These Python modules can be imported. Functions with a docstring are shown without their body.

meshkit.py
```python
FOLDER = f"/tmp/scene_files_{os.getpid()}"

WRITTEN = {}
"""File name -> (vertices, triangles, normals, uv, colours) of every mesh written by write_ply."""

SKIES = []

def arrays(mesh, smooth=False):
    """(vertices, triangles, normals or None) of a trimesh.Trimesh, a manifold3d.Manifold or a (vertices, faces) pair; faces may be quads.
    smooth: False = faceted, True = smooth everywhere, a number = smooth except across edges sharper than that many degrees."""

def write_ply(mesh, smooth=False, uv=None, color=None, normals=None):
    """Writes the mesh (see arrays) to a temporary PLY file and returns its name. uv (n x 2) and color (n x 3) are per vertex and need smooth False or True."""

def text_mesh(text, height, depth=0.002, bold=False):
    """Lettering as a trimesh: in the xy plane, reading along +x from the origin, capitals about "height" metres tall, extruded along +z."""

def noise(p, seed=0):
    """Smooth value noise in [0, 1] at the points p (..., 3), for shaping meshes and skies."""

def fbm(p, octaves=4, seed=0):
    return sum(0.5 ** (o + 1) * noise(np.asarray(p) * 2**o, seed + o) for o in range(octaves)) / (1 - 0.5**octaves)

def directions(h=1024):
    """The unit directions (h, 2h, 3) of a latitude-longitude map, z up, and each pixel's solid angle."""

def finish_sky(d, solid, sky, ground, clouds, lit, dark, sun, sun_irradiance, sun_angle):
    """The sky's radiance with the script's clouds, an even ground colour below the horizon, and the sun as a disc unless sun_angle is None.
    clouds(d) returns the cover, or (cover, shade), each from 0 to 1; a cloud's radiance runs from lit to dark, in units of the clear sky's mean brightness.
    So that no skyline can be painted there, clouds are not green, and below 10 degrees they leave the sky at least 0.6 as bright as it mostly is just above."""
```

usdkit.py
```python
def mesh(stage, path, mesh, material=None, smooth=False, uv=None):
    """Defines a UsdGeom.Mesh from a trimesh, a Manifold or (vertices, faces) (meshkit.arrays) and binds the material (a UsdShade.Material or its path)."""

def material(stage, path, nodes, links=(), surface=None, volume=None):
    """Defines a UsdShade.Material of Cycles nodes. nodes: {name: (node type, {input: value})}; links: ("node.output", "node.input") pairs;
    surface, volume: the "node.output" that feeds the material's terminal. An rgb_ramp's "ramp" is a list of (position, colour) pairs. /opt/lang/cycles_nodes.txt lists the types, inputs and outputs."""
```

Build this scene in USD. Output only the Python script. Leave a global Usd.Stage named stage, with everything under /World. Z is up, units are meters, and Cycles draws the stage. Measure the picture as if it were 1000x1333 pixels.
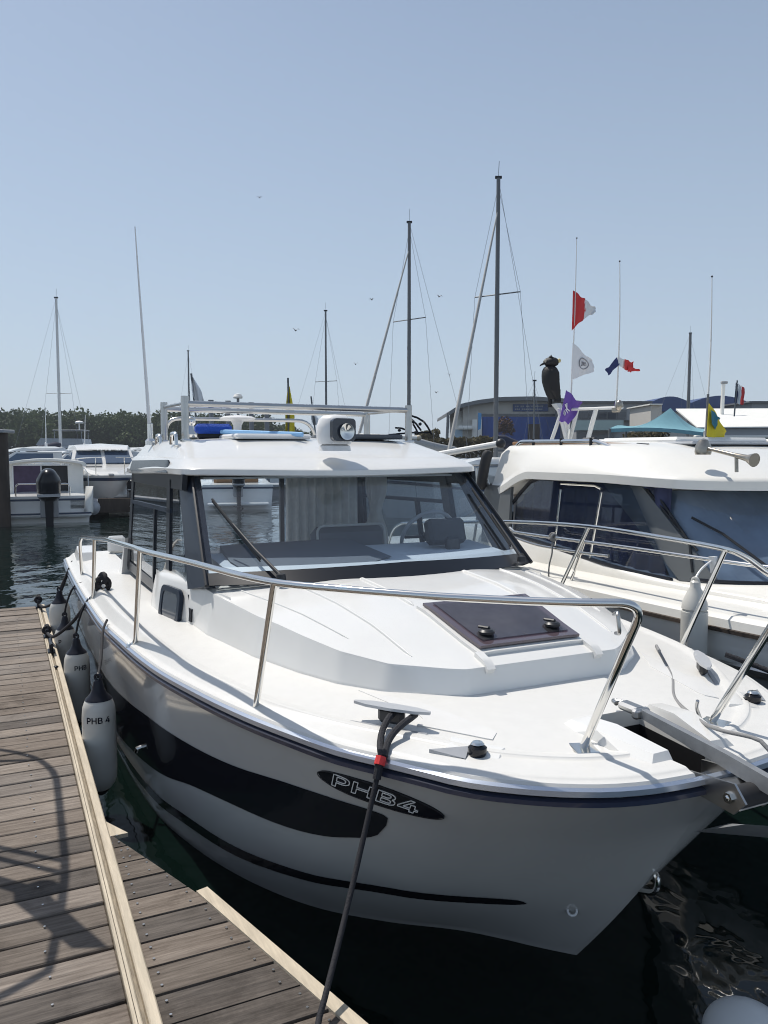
import math, random
import numpy as np, trimesh, usdkit, meshkit
from pxr import Usd, UsdGeom, UsdLux, UsdShade, Gf, Sdf
from scipy.interpolate import PchipInterpolator
import manifold3d as m3

# ------------------------------------------------------------------ stage, camera, sky, sun
stage = Usd.Stage.CreateInMemory()
UsdGeom.SetStageUpAxis(stage, UsdGeom.Tokens.z)
UsdGeom.SetStageMetersPerUnit(stage, 1.0)
world = UsdGeom.Xform.Define(stage, '/World')
stage.SetDefaultPrim(world.GetPrim())
UsdGeom.Scope.Define(stage, '/World/Looks')
FPX, PITCH, EYE = 1039.0, 4.3174, 1.92
cam = UsdGeom.Camera.Define(stage, '/World/camera')
cam.CreateHorizontalApertureAttr(36.0); cam.CreateVerticalApertureAttr(48.0)
cam.CreateFocalLengthAttr(36.0 * FPX / 1000.0)
cam.CreateClippingRangeAttr(Gf.Vec2f(0.05, 6000.0))
cam.CreateExposureAttr(EXPOSURE := 0.22)
cam.AddTranslateOp().Set(Gf.Vec3d(0, 0, EYE)); cam.AddRotateXOp().Set(90.0 - PITCH)
SUN_AZ, SUN_EL = math.radians(-50.0), math.radians(60.0)      # azimuth from +y towards +x
sd = np.array([math.sin(SUN_AZ) * math.cos(SUN_EL), math.cos(SUN_AZ) * math.cos(SUN_EL), math.sin(SUN_EL)])
sun = UsdLux.DistantLight.Define(stage, '/World/sun')
sun.CreateIntensityAttr(0.95); sun.CreateAngleAttr(0.53); sun.CreateNormalizeAttr(True)
sun.CreateColorAttr(Gf.Vec3f(1.0, 0.95, 0.88))
zc = sd / np.linalg.norm(sd); xc = np.cross([0, 0, 1], zc); xc /= np.linalg.norm(xc); yc = np.cross(zc, xc)
sun.AddTransformOp().Set(Gf.Matrix4d(*xc, 0, *yc, 0, *zc, 0, 0, 0, 0, 1))
dome = UsdLux.DomeLight.Define(stage, '/World/sky')
sky_m = usdkit.material(stage, '/World/Looks/sky_air', {
    "s": ("sky_texture", {"sky_type": "single_scattering", "sun_disc": False, "sun_elevation": float(SUN_EL), "sun_rotation": float(math.atan2(sd[0], sd[1])),
                          "altitude": 0.0, "air_density": 1.0, "aerosol_density": 1.0, "ozone_density": 1.0}),
    "c": ("texture_coordinate", {}), "z": ("separate_xyz", {}), "e": ("map_range", {"from_min": 0.0, "from_max": 0.55, "to_min": 0.80, "to_max": 0.26, "clamp": True}),
    "h": ("mix_color", {"blend_type": "mix", "b": (5.2, 6.25, 7.55), "use_clamp": False, "use_clamp_result": False}),       # summer haze: thickest at the horizon, all the way round
    "b": ("background_shader", {"strength": 0.088})},
    [("c.generated", "z.vector"), ("z.z", "e.value"), ("e.result", "h.fac"), ("s.color", "h.a"), ("h.result", "b.color")], surface="b.background")
UsdShade.MaterialBindingAPI.Apply(dome.GetPrim()).Bind(sky_m)
dome.GetPrim().SetCustomDataByKey('kind', 'structure'); dome.GetPrim().SetCustomDataByKey('label', 'hazy pale blue summer sky over the marina')

# ------------------------------------------------------------------ helpers
RNG = np.random.default_rng(7)
COUNT = {}
def numbered(parent, name):
    k = (parent, name); n = COUNT.get(k, 0); COUNT[k] = n + 1
    return f'{parent}/{name}' if n == 0 else f'{parent}/{name}_{n:03d}'
def tag(prim, label=None, cat=None, group=None, kind=None):
    for k, v in (('label', label), ('category', cat), ('group', group), ('kind', kind)):
        if v: prim.SetCustomDataByKey(k, v)
    return prim
def thing(name, label, cat, loc=(0, 0, 0), rz=0.0, group=None, kind=None):
    x = UsdGeom.Xform.Define(stage, numbered('/World', name))
    x.AddTranslateOp().Set(Gf.Vec3d(*map(float, loc))); x.AddRotateZOp().Set(float(rz))
    tag(x.GetPrim(), label, cat, group, kind)
    return str(x.GetPath())
def obj(parent, name, mesh, mat, smooth=30, label=None, kind=None):
    if isinstance(mesh, (list,)): mesh = cat_(mesh)
    p = numbered(parent, name)
    m = usdkit.mesh(stage, p, mesh, MAT[mat], smooth=smooth)
    tag(m.GetPrim(), label, None, None, kind)
    return p
def top(name, mesh, mat, label, cat=None, group=None, kind=None, smooth=30):
    p = obj('/World', name, mesh, mat, smooth)
    tag(stage.GetPrimAtPath(p), label, cat, group, kind)
    return p
def copy_of(src, name, label, loc, rz=0.0, group=None, scale=None):
    was = stage.GetPrimAtPath(src).GetCustomData()
    x = UsdGeom.Xform.Define(stage, numbered('/World', name))
    x.GetPrim().GetReferences().AddInternalReference(src)
    x.ClearXformOpOrder()
    x.AddTranslateOp().Set(Gf.Vec3d(*map(float, loc))); x.AddRotateZOp().Set(float(rz))
    if scale is not None: x.AddScaleOp().Set(Gf.Vec3f(scale, scale, scale))
    x.GetPrim().SetInstanceable(True)
    tag(x.GetPrim(), label, was.get('category'), group or was.get('group'))
    return str(x.GetPath())
def T(v, f): return trimesh.Trimesh(np.asarray(v, float), np.asarray(f, int), process=False)
def cat_(ms):
    ms = [m if isinstance(m, trimesh.Trimesh) else T(*meshkit.arrays(m)[:2]) for m in ms]
    return trimesh.util.concatenate(ms)
def ex(m):                                   # a tidy copy of any mesh
    return m if isinstance(m, trimesh.Trimesh) else T(*meshkit.arrays(m)[:2])
def box(size, c=(0, 0, 0), rz=0, b=0.0, ry=0, rx=0):
    sx, sy, sz = size
    if b > 0:
        b = min(b, .45 * min(size)); pts = []
        for i in (-1, 1):
            for j in (-1, 1):
                for k in (-1, 1):
                    P = np.array([i * sx / 2, j * sy / 2, k * sz / 2])
                    for a in range(3):
                        Q = P - np.array([i, j, k]) * b; Q[a] = P[a]; pts.append(Q)
        m = trimesh.convex.convex_hull(np.array(pts))
    else:
        m = trimesh.creation.box(size)
    R = np.eye(4)
    if rx: R = trimesh.transformations.rotation_matrix(math.radians(rx), [1, 0, 0]) @ R
    if ry: R = trimesh.transformations.rotation_matrix(math.radians(ry), [0, 1, 0]) @ R
    if rz: R = trimesh.transformations.rotation_matrix(math.radians(rz), [0, 0, 1]) @ R
    m.apply_transform(R); m.apply_translation(c)
    return m
def hull(pts): return trimesh.convex.convex_hull(np.asarray(pts, float))
def rev(profile, n=24, c=(0, 0, 0)):         # profile of (radius, z) turned about z
    m = trimesh.creation.revolve(np.asarray(profile, float), sections=n); m.apply_translation(c); return m
def ball(r, c, sub=2, sc=(1, 1, 1)):
    m = trimesh.creation.icosphere(sub, 1.0); m.apply_scale(np.array(sc) * r); m.apply_translation(c); return m
def fillet(path, r, n=5):
    P = [np.asarray(p, float) for p in path]; out = [P[0]]
    for i in range(1, len(P) - 1):
        a, b, c = P[i - 1], P[i], P[i + 1]
        u, v = (a - b), (c - b); lu, lv = np.linalg.norm(u), np.linalg.norm(v)
        d = min(r, .48 * lu, .48 * lv); p0, p1 = b + u / lu * d, b + v / lv * d
        for k in range(n + 1):
            w = k / n; out.append((1 - w) ** 2 * p0 + 2 * w * (1 - w) * b + w * w * p1)
    out.append(P[-1]); return np.array(out)
def curve(pts, n=40):                         # smooth curve through points
    P = np.asarray(pts, float); d = np.r_[0, np.cumsum(np.linalg.norm(np.diff(P, axis=0), axis=1))]
    return PchipInterpolator(d, P)(np.linspace(0, d[-1], n))
def tube(path, r, n=10, closed=False):
    P = np.asarray(path, float); m = len(P)
    r = np.broadcast_to(np.asarray(r, float), (m,))
    t = np.gradient(P, axis=0); t /= np.maximum(np.linalg.norm(t, axis=1, keepdims=True), 1e-9)
    ref = np.array([0, 0, 1.0]) if abs(t[0][2]) < .9 else np.array([1.0, 0, 0])
    a = np.cross(t[0], ref); a /= np.linalg.norm(a); V = []
    for i in range(m):
        a = a - t[i] * (a @ t[i]); a /= max(np.linalg.norm(a), 1e-9); b = np.cross(t[i], a)
        ang = np.arange(n) * 2 * np.pi / n
        V.append(P[i] + r[i] * (np.cos(ang)[:, None] * a + np.sin(ang)[:, None] * b))
    V = np.vstack(V + [P[:1], P[-1:]]); F = []
    for i in range(m - 1):
        for j in range(n):
            q, w = i * n + j, i * n + (j + 1) % n
            F += [(q, w, w + n), (q, w + n, q + n)]
    for j in range(n):
        F.append((m * n, (j + 1) % n, j)); F.append((m * n + 1, (m - 1) * n + j, (m - 1) * n + (j + 1) % n))
    return T(V, F)
def rings(R, cap0=True, cap1=True):           # closed loops (clockwise from above), bottom to top
    R = [np.asarray(r, float) for r in R]; m = len(R[0]); V = np.vstack(R); F = []
    i = np.arange(m); j = (i + 1) % m
    for k in range(len(R) - 1):
        a, b = k * m, (k + 1) * m
        F.append(np.stack([a + i, b + i, a + j], 1)); F.append(np.stack([a + j, b + i, b + j], 1))
    n = len(V)
    if cap0: V = np.vstack([V, R[0].mean(0)]); F.append(np.stack([np.full(m, n), i, j], 1)); n += 1
    if cap1: V = np.vstack([V, R[-1].mean(0)]); a = (len(R) - 1) * m; F.append(np.stack([np.full(m, n), a + j, a + i], 1))
    return T(V, np.vstack(F))
def band(R): return rings(list(R) + [R[0]], False, False)      # a moulding that runs round a boat: no lids
def grid(P):                                   # surface through an (a, b, 3) array
    P = np.asarray(P, float); a, b = P.shape[:2]; V = P.reshape(-1, 3); I = np.arange(a * b).reshape(a, b)
    q = np.stack([I[:-1, :-1], I[1:, :-1], I[1:, 1:], I[:-1, 1:]], -1).reshape(-1, 4)
    return T(V, np.vstack([q[:, [0, 1, 2]], q[:, [0, 2, 3]]]))
def slab(P, th):                               # a grid with thickness along its own normals
    P = np.asarray(P, float); du = np.gradient(P, axis=0); dv = np.gradient(P, axis=1)
    N = np.cross(du, dv); N /= np.maximum(np.linalg.norm(N, axis=-1, keepdims=True), 1e-9)
    A, B = grid(P), grid(P - N * th); B.faces = B.faces[:, ::-1]
    a, b = P.shape[:2]; I = np.arange(a * b).reshape(a, b); o = a * b
    loop = np.r_[I[0, :-1], I[:-1, -1], I[-1, :0:-1], I[:0:-1, 0]]; nx = np.roll(loop, -1)
    F = np.vstack([A.faces, B.faces + o, np.stack([loop, nx, nx + o], 1)[:, ::-1], np.stack([loop, nx + o, loop + o], 1)[:, ::-1]])
    return T(np.vstack([A.vertices, B.vertices]), F)
def prism(poly, z0, z1):                       # polygon in xy between two heights (convex or not)
    from shapely.geometry import Polygon
    m = trimesh.creation.extrude_polygon(Polygon(poly), z1 - z0, engine='earcut'); m.apply_translation((0, 0, z0)); return m
def mul(M, m): m = m.copy(); m.apply_transform(M); return m
def move(m, d): m = m.copy(); m.apply_translation(d); return m
def rotz(m, deg): return mul(trimesh.transformations.rotation_matrix(math.radians(deg), [0, 0, 1]), m)
def frame(o, x, y):                             # matrix: local x, y, z axes at o
    x = np.asarray(x, float) / np.linalg.norm(x); y = np.asarray(y, float); y = y - x * (x @ y); y /= np.linalg.norm(y)
    M = np.eye(4); M[:3, 0], M[:3, 1], M[:3, 2], M[:3, 3] = x, y, np.cross(x, y), o; return M
def between(m):                                 # mirrored copy across the boat's centre plane
    m = m.copy(); m.vertices = m.vertices * [1, -1, 1]; m.faces = m.faces[:, ::-1]; return m
def smooth01(x): x = np.clip(x, 0, 1); return x * x * (3 - 2 * x)
_c, _s = math.cos(math.radians(PITCH)), math.sin(math.radians(PITCH))
def at(px, py, D):                              # the point D metres ahead that the photograph shows at (px, py)
    X, Y = (px - 500) / FPX, -(py - 666.5) / FPX
    d = np.array([X, _c + Y * _s, -_s + Y * _c]); return np.array([0, 0, EYE]) + d * (D / d[1])

# ------------------------------------------------------------------ materials
MAT = {}
def mk(name, color, rough=.4, metal=0.0, coat=0.0, var=0.0, vscale=6.0, bump=0.0, bscale=40.0, dark=None, spec=.5, ior=1.5, stretch=(1, 1, 1), rvar=0.0, sheen=0.0):
    """A principled material; var mixes in a second tone by noise, bump roughens the surface."""
    n = {"p": ("principled_bsdf", {"base_color": color, "roughness": rough, "metallic": metal, "coat_weight": coat, "specular_ior_level": spec, "ior": ior, "sheen_weight": sheen})}; L = []
    if var or bump or rvar:
        n["g"] = ("texture_coordinate", {}); n["m"] = ("mapping", {"scale": stretch}); L.append(("g.object", "m.vector"))
    if var:
        n["n"] = ("noise_texture", {"scale": vscale, "detail": 5.0, "roughness": .6})
        d = dark if dark is not None else tuple(c * (1 - var) for c in color)
        n["r"] = ("rgb_ramp", {"ramp": [(.32, d), (.68, color)]})
        L += [("m.vector", "n.vector"), ("n.fac", "r.fac"), ("r.color", "p.base_color")]
    if rvar:
        n["n3"] = ("noise_texture", {"scale": vscale * .7, "detail": 4.0}); n["mr"] = ("map_range", {"from_min": .3, "from_max": .7, "to_min": max(.02, rough - rvar), "to_max": rough + rvar})
        L += [("m.vector", "n3.vector"), ("n3.fac", "mr.value"), ("mr.result", "p.roughness")]
    if bump:
        n["n2"] = ("noise_texture", {"scale": bscale, "detail": 4.0}); n["b"] = ("bump", {"strength": 1.0, "distance": bump})
        L += [("m.vector", "n2.vector"), ("n2.fac", "b.height"), ("b.normal", "p.normal")]
    MAT[name] = usdkit.material(stage, '/World/Looks/' + name, n, L, surface="p.BSDF")
mk('gelcoat', (.72, .715, .69), .22, coat=.3, var=.05, vscale=2.5, rvar=.05)
mk('deck_white', (.66, .65, .62), .38, var=.045, vscale=18)
mk('nonskid', (.645, .64, .622), .55, var=.07, vscale=5, bump=.001, bscale=420)
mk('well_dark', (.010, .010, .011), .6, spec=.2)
mk('hull_grey', (.43, .415, .39), .09, coat=.3, var=.08, vscale=1.7, dark=(.385, .375, .36))
mk('cream', (.77, .755, .705), .28, coat=.2, var=.06, vscale=3)
mk('black_gloss', (.006, .006, .008), .07, spec=.4)
mk('black_rubber', (.02, .02, .022), .55, var=.3, vscale=30)
mk('strake', (.018, .022, .04), .25, coat=.4)
mk('strake_chrome', (.55, .60, .68), .22, metal=.85)
mk('cleat_grey', (.50, .51, .52), .35, metal=.3)
mk('roof_glass', (.012, .013, .016), .18, spec=.2)
mk('navy_trim', (.03, .045, .085), .3)
mk('chrome', (.78, .77, .74), .10, metal=1.0)
mk('brushed_steel', (.55, .545, .53), .28, metal=1.0, var=.12, vscale=12)
mk('galvanised', (.34, .35, .36), .45, metal=.55, var=.18, vscale=25)
mk('alu_grey', (.36, .37, .385), .45, metal=.35, var=.12, vscale=12)
mk('panel_grey', (.13, .14, .145), .4)
mk('dark_trim', (.010, .012, .017), .30, spec=.25)
mk('pillar_grey', (.018, .026, .042), .25, spec=.15)
mk('dash_grey', (.55, .58, .62), .6, var=.08, vscale=20)
mk('dash_dark', (.11, .125, .15), .55)
mk('hatch_smoke', (.085, .062, .072), .06, coat=.6)
mk('seat_grey', (.22, .23, .26), .6, bump=.001, bscale=90)
mk('curtain', (.80, .80, .78), .9, var=.12, vscale=20)
mk('sunshade', (.33, .40, .47), .5, metal=.25, var=.3, vscale=3, bump=.006, bscale=9)
mk('curtain_blue', (.045, .055, .125), .85, var=.25, vscale=14)
mk('interior', (.16, .14, .125), .6, var=.15)
mk('fender_white', (.56, .55, .51), .34, var=.10, vscale=7, rvar=.06)
mk('fender_navy', (.008, .009, .016), .35, spec=.3)
mk('rope_black', (.012, .012, .016), .8, bump=.003, bscale=180)
mk('rope_grey', (.22, .22, .22), .8, bump=.002, bscale=180)
mk('red', (.62, .03, .03), .5)
mk('red_cloth', (.60, .035, .035), .8); mk('white_cloth', (.74, .74, .74), .8); mk('navy_cloth', (.03, .04, .13), .8)
mk('purple_cloth', (.14, .07, .36), .8, var=.2, vscale=9); mk('yellow_cloth', (.70, .56, .03), .8); mk('teal_cloth', (.03, .16, .22), .8)
mk('grey_print', (.25, .25, .27), .8)
mk('canopy_teal', (.17, .36, .42), .75, var=.12, vscale=1.5)
mk('blue_bristle', (.01, .07, .42), .8, bump=.01, bscale=160); mk('blue_handle', (.26, .50, .78), .4)
mk('plastic_white', (.72, .72, .71), .35)
mk('black_plastic', (.016, .017, .02), .42, var=.3, vscale=18)
mk('teak', (.26, .13, .05), .5, var=.3, vscale=14, stretch=(1, 6, 6))
mk('brass_worn', (.42, .38, .32), .3, metal=.9, var=.3, vscale=20)
mk('grey_boat', (.40, .42, .45), .35, var=.1)
mk('hypalon', (.40, .41, .43), .55, var=.12, vscale=4)
mk('pale_blue', (.42, .58, .72), .35)
mk('antifoul', (.02, .03, .06), .6)
mk('anti_grey', (.16, .17, .18), .5, var=.2)
mk('engine_black', (.006, .007, .010), .24, spec=.25)
mk('engine_grey', (.30, .31, .33), .3, metal=.4)
mk('cover_navy', (.018, .022, .045), .9, bump=.01, bscale=14)
mk('mast_alu', (.13, .135, .14), .45, metal=.1); mk('mast_white', (.66, .66, .64), .4)
mk('wire', (.22, .23, .25), .35, metal=.6)
mk('pile_brown', (.075, .055, .042), .85, var=.5, vscale=5, bump=.01, bscale=20, stretch=(1, 1, .2))
mk('pile_grey', (.20, .21, .225), .7, var=.15)
mk('owl_black', (.007, .0075, .009), .6, var=.3, vscale=60, bump=.004, bscale=110)
mk('owl_face', (.35, .33, .28), .7); mk('owl_horn', (.55, .48, .25), .7)
mk('orange_red', (.62, .10, .05), .5)
mk('wall_beige', (.50, .48, .44), .8, var=.08, vscale=.6); mk('wall_grey', (.30, .31, .32), .75, var=.08, vscale=.4)
mk('wall_blue', (.018, .07, .30), .55, var=.2, vscale=.4); mk('roof_blue', (.02, .05, .16), .5); mk('sign_blue', (.015, .05, .17), .5)
mk('roof_grey', (.14, .145, .15), .6); mk('tent_white', (.76, .75, .70), .6, var=.05, vscale=.8); mk('tent_green', (.34, .44, .42), .7, var=.06, vscale=.8)
mk('dark_opening', (.012, .013, .016), .4); mk('window_dark', (.03, .035, .045), .12, coat=.4)
mk('sail_blue', (.08, .28, .55), .7)
mk('land', (.16, .145, .11), .95, var=.4, vscale=.15)
mk('rust_bush', (.075, .035, .02), .9)
mk('stain_grey', (.45, .45, .46), .6)
def leafy(name, a, b):
    MAT[name] = usdkit.material(stage, '/World/Looks/' + name, {
        "g": ("geometry", {}), "n": ("noise_texture", {"scale": .28, "detail": 4.0}), "r": ("rgb_ramp", {"ramp": [(.3, a), (.7, b)]}),
        "d": ("principled_bsdf", {"roughness": .7, "specular_ior_level": .2}), "t": ("translucent_bsdf", {}), "x": ("mix_closure", {"fac": .25})},
        [("g.position", "n.vector"), ("n.fac", "r.fac"), ("r.color", "d.base_color"), ("r.color", "t.color"), ("d.BSDF", "x.closure1"), ("t.BSDF", "x.closure2")], surface="x.closure")
leafy('leaves', (.024, .038, .016), (.075, .105, .040)); leafy('hedge_leaves', (.050, .042, .022), (.13, .11, .05))
mk('trunk', (.07, .055, .04), .9)
def pane(name, tint, ior=1.5, rough=0.0, scatter=0.0):
    f0 = ((ior - 1) / (ior + 1)) ** 2              # Schlick's curve, the same from either side of the pane
    n = {"t": ("transparent_bsdf", {"color": tint}), "g": ("glossy_bsdf", {"color": (1, 1, 1), "roughness": rough}), "lw": ("layer_weight", {"blend": .5}), "pw": ("math", {"math_type": "power", "value2": 5.0}),
         "f": ("math", {"math_type": "multiply_add", "value2": 1 - f0, "value3": f0, "use_clamp": True}), "x": ("mix_closure", {})}
    L = [("lw.facing", "pw.value1"), ("pw.value", "f.value1"), ("f.value", "x.fac"), ("t.BSDF", "x.closure1"), ("g.BSDF", "x.closure2")]; s = "x.closure"
    if scatter:                                   # dust and salt on the glass
        n.update({"d": ("diffuse_bsdf", {"color": (.62, .64, .66)}), "y": ("mix_closure", {}), "tc": ("texture_coordinate", {}), "n": ("noise_texture", {"scale": 3.5, "detail": 6.0, "roughness": .65}),
                  "mr": ("map_range", {"from_min": .35, "from_max": .75, "to_min": scatter * .5, "to_max": scatter * 1.5})})
        L += [("tc.object", "n.vector"), ("n.fac", "mr.value"), ("mr.result", "y.fac"), ("x.closure", "y.closure1"), ("d.BSDF", "y.closure2")]; s = "y.closure"
    MAT[name] = usdkit.material(stage, '/World/Looks/' + name, n, L, surface=s)
pane('windscreen_glass', (.84, .91, .96), 1.6, 0.0, .007)
pane('side_glass', (.66, .70, .73), 1.5, 0.0, .008)
pane('hatch_glass', (.55, .48, .52), 1.5, 0.02, .05)
pane('lamp_glass', (.85, .88, .9), 1.5)
pane('blue_glass', (.66, .72, .80), 1.6, 0.0, .01)
# weathered planks: three tones, grain along the plank (object x)
for i, (a, b) in enumerate((((.090, .070, .056), (.27, .228, .190)), ((.066, .053, .043), (.21, .177, .148)), ((.115, .094, .078), (.33, .283, .240)), ((.050, .043, .038), (.16, .138, .120)), ((.10, .084, .072), (.29, .255, .224)))):
    MAT[f'plank_{i}'] = usdkit.material(stage, f'/World/Looks/plank_{i}', {
        "g": ("texture_coordinate", {}), "m": ("mapping", {"scale": (26.0, 1.6, 26.0), "location": (i * 3.1, i * 1.7, 0)}), "n": ("noise_texture", {"scale": 3.0, "detail": 7.0, "roughness": .7, "distortion": .3}),
        "n2": ("noise_texture", {"scale": 3.4, "detail": 7.0, "roughness": .7}), "r": ("rgb_ramp", {"ramp": [(.28, a), (.72, b)]}), "r2": ("rgb_ramp", {"ramp": [(.30, (.50, .48, .46)), (.46, (.92, .91, .90)), (.62, (1.0, 1.0, 1.0)), (.74, (1.22, 1.2, 1.16))]}),
        "x": ("mix_color", {"blend_type": "multiply", "fac": 1.0, "use_clamp": False}), "b": ("bump", {"strength": 1.0, "distance": .006}), "p": ("principled_bsdf", {"roughness": .8, "specular_ior_level": .25})},
        [("g.object", "m.vector"), ("m.vector", "n.vector"), ("g.object", "n2.vector"), ("n.fac", "r.fac"), ("n2.fac", "r2.fac"), ("r.color", "x.a"), ("r2.color", "x.b"), ("x.result", "p.base_color"), ("n.fac", "b.height"), ("b.normal", "p.normal")], surface="p.BSDF")
mk('kerb_wood', (.56, .48, .36), .6, var=.28, vscale=7, stretch=(1, 8, 8), bump=.001, bscale=60)
mk('kerb_groove', (.30, .25, .18), .8, var=.5, vscale=16, stretch=(1, 8, 8))
mk('kerb_dark', (.10, .085, .065), .8, var=.4, vscale=20)
# water: dark green, small wind ripples
MAT['water'] = usdkit.material(stage, '/World/Looks/water', {
    "g": ("geometry", {}), "m": ("mapping", {"scale": (1.0, .8, 1.0), "rotation": (0, 0, .5)}), "n1": ("noise_texture", {"scale": 1.1, "detail": 2.0, "roughness": .45, "distortion": .15}), "n2": ("noise_texture", {"scale": 5.0, "detail": 2.0, "distortion": .4}),
    "a": ("math", {"math_type": "multiply_add", "value2": .16}), "b": ("bump", {"strength": 1.0, "distance": .05}), "p": ("principled_bsdf", {"base_color": (.0022, .0065, .0052), "roughness": .02, "ior": 1.33, "specular_ior_level": .5})},
    [("g.position", "m.vector"), ("m.vector", "n1.vector"), ("m.vector", "n2.vector"), ("n2.fac", "a.value1"), ("n1.fac", "a.value3"), ("a.value", "b.height"), ("b.normal", "p.normal")], surface="p.BSDF")

# ------------------------------------------------------------------ water
def sheet(w, z): return T([(-w, -w, z), (w, -w, z), (w, w, z), (-w, w, z)], [(0, 1, 2), (0, 2, 3)])
top('water', sheet(2500, 0.0), 'water', 'dark green calm harbour water between the boats', kind='structure')

# ------------------------------------------------------------------ the near cruiser's frame: x forward, y to port
BX, BY, TH = 1.0344, 2.2936, math.radians(25.5618)
PHI = -(90 - math.degrees(TH))
def W(x, y, z): return np.array([BX + x * math.sin(TH) + y * math.cos(TH), BY - x * math.cos(TH) + y * math.sin(TH), z])
NH = 90
def half(pts, n=NH, pw=1.25):
    P = np.asarray(pts, float); d = np.r_[0, np.cumsum(np.linalg.norm(np.diff(P, axis=0), axis=1))]
    return PchipInterpolator(d / d[-1], P)(np.linspace(0, 1, n) ** pw)
def ring(h, z):                                   # a half outline (bow first, y >= 0) and its heights as a closed loop
    z = np.broadcast_to(z, (len(h),)); P = np.c_[h, z]
    return np.vstack([P[::-1], P[1:] * [1, -1, 1]])
def inset(h, d):                                  # move a half outline inwards
    t = np.gradient(h, axis=0); t[0] = (0, 1); t /= np.linalg.norm(t, axis=1, keepdims=True)
    q = h - np.c_[-t[:, 1], t[:, 0]] * -np.broadcast_to(d, (len(h),))[:, None]
    q[:, 1] = np.maximum(q[:, 1], 0); return q
_R = np.array([(-.055, 0, .90), (-.055, .05, .90), (-.067, .22, .90), (-.10, .36, .90), (-.148, .465, .90), (-.23, .59, .90), (-.357, .725, .90), (-.445, .78, .90), (-.59, .865, .898), (-.745, .955, .895), (-.96, 1.04, .892),
               (-1.227, 1.13, .888), (-1.60, 1.225, .883), (-2.11, 1.32, .875), (-2.72, 1.378, .865), (-3.47, 1.42, .852), (-4.6, 1.43, .845), (-6.65, 1.40, .83)])
_H = half(_R); RUB, RUBZ = _H[:, :2], _H[:, 2]
WLN = half([(-.69, 0), (-.79, .1), (-.90, .2), (-1.01, .31), (-1.2, .56), (-1.44, .80), (-1.83, 1.02), (-2.2, 1.15), (-2.6, 1.24), (-3.3, 1.30), (-4.2, 1.33), (-5.2, 1.335), (-6.6, 1.31)])
def hull_half(k):                                 # the hull's half outline at a share k of the height from waterline to rubbing strake
    if k <= 0:
        z = k * .86; h = WLN.copy(); h[:, 1] *= 1 + .35 * z; h[:, 0] += z * .62 * smooth01((h[:, 0] + 3.5) / 2.5); return h
    bow = smooth01((WLN[:, 0] + 3.2) / 2.0)
    b = k + .035 * bow * math.sin(math.pi * min(k / .78, 1)) * (k < .78)
    return WLN * (1 - b)[:, None] + RUB * b[:, None]
def hull_xyz(s, z, side=-1, off=0.0):             # point on the topsides: s is an index into the outline
    i = np.arange(NH); k = z / np.interp(s, i, RUBZ)
    h, h2 = hull_half(k), hull_half(k + .02)
    P = np.array([np.interp(s, i, h[:, 0]), np.interp(s, i, h[:, 1]), z]); Q = np.array([np.interp(s, i, h2[:, 0]), np.interp(s, i, h2[:, 1]), z + .0172])
    t = np.gradient(h, axis=0); e = np.array([np.interp(s, i, t[:, 0]), np.interp(s, i, t[:, 1]), 0])
    n = np.cross(Q - P, e); n /= np.linalg.norm(n)
    if n @ np.array([1.0, .6, 0]) < 0 and n[1] < .3: n = -n
    if n[1] < -.2: n = -n
    return (P + n * off) * [1, side, 1]
MAT['haze_air'] = usdkit.material(stage, '/World/Looks/haze_air', {"v": ("principled_volume", {"color": (.80, .87, .95), "density": .00055, "anisotropy": .2})}, [], volume="v.volume")

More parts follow.
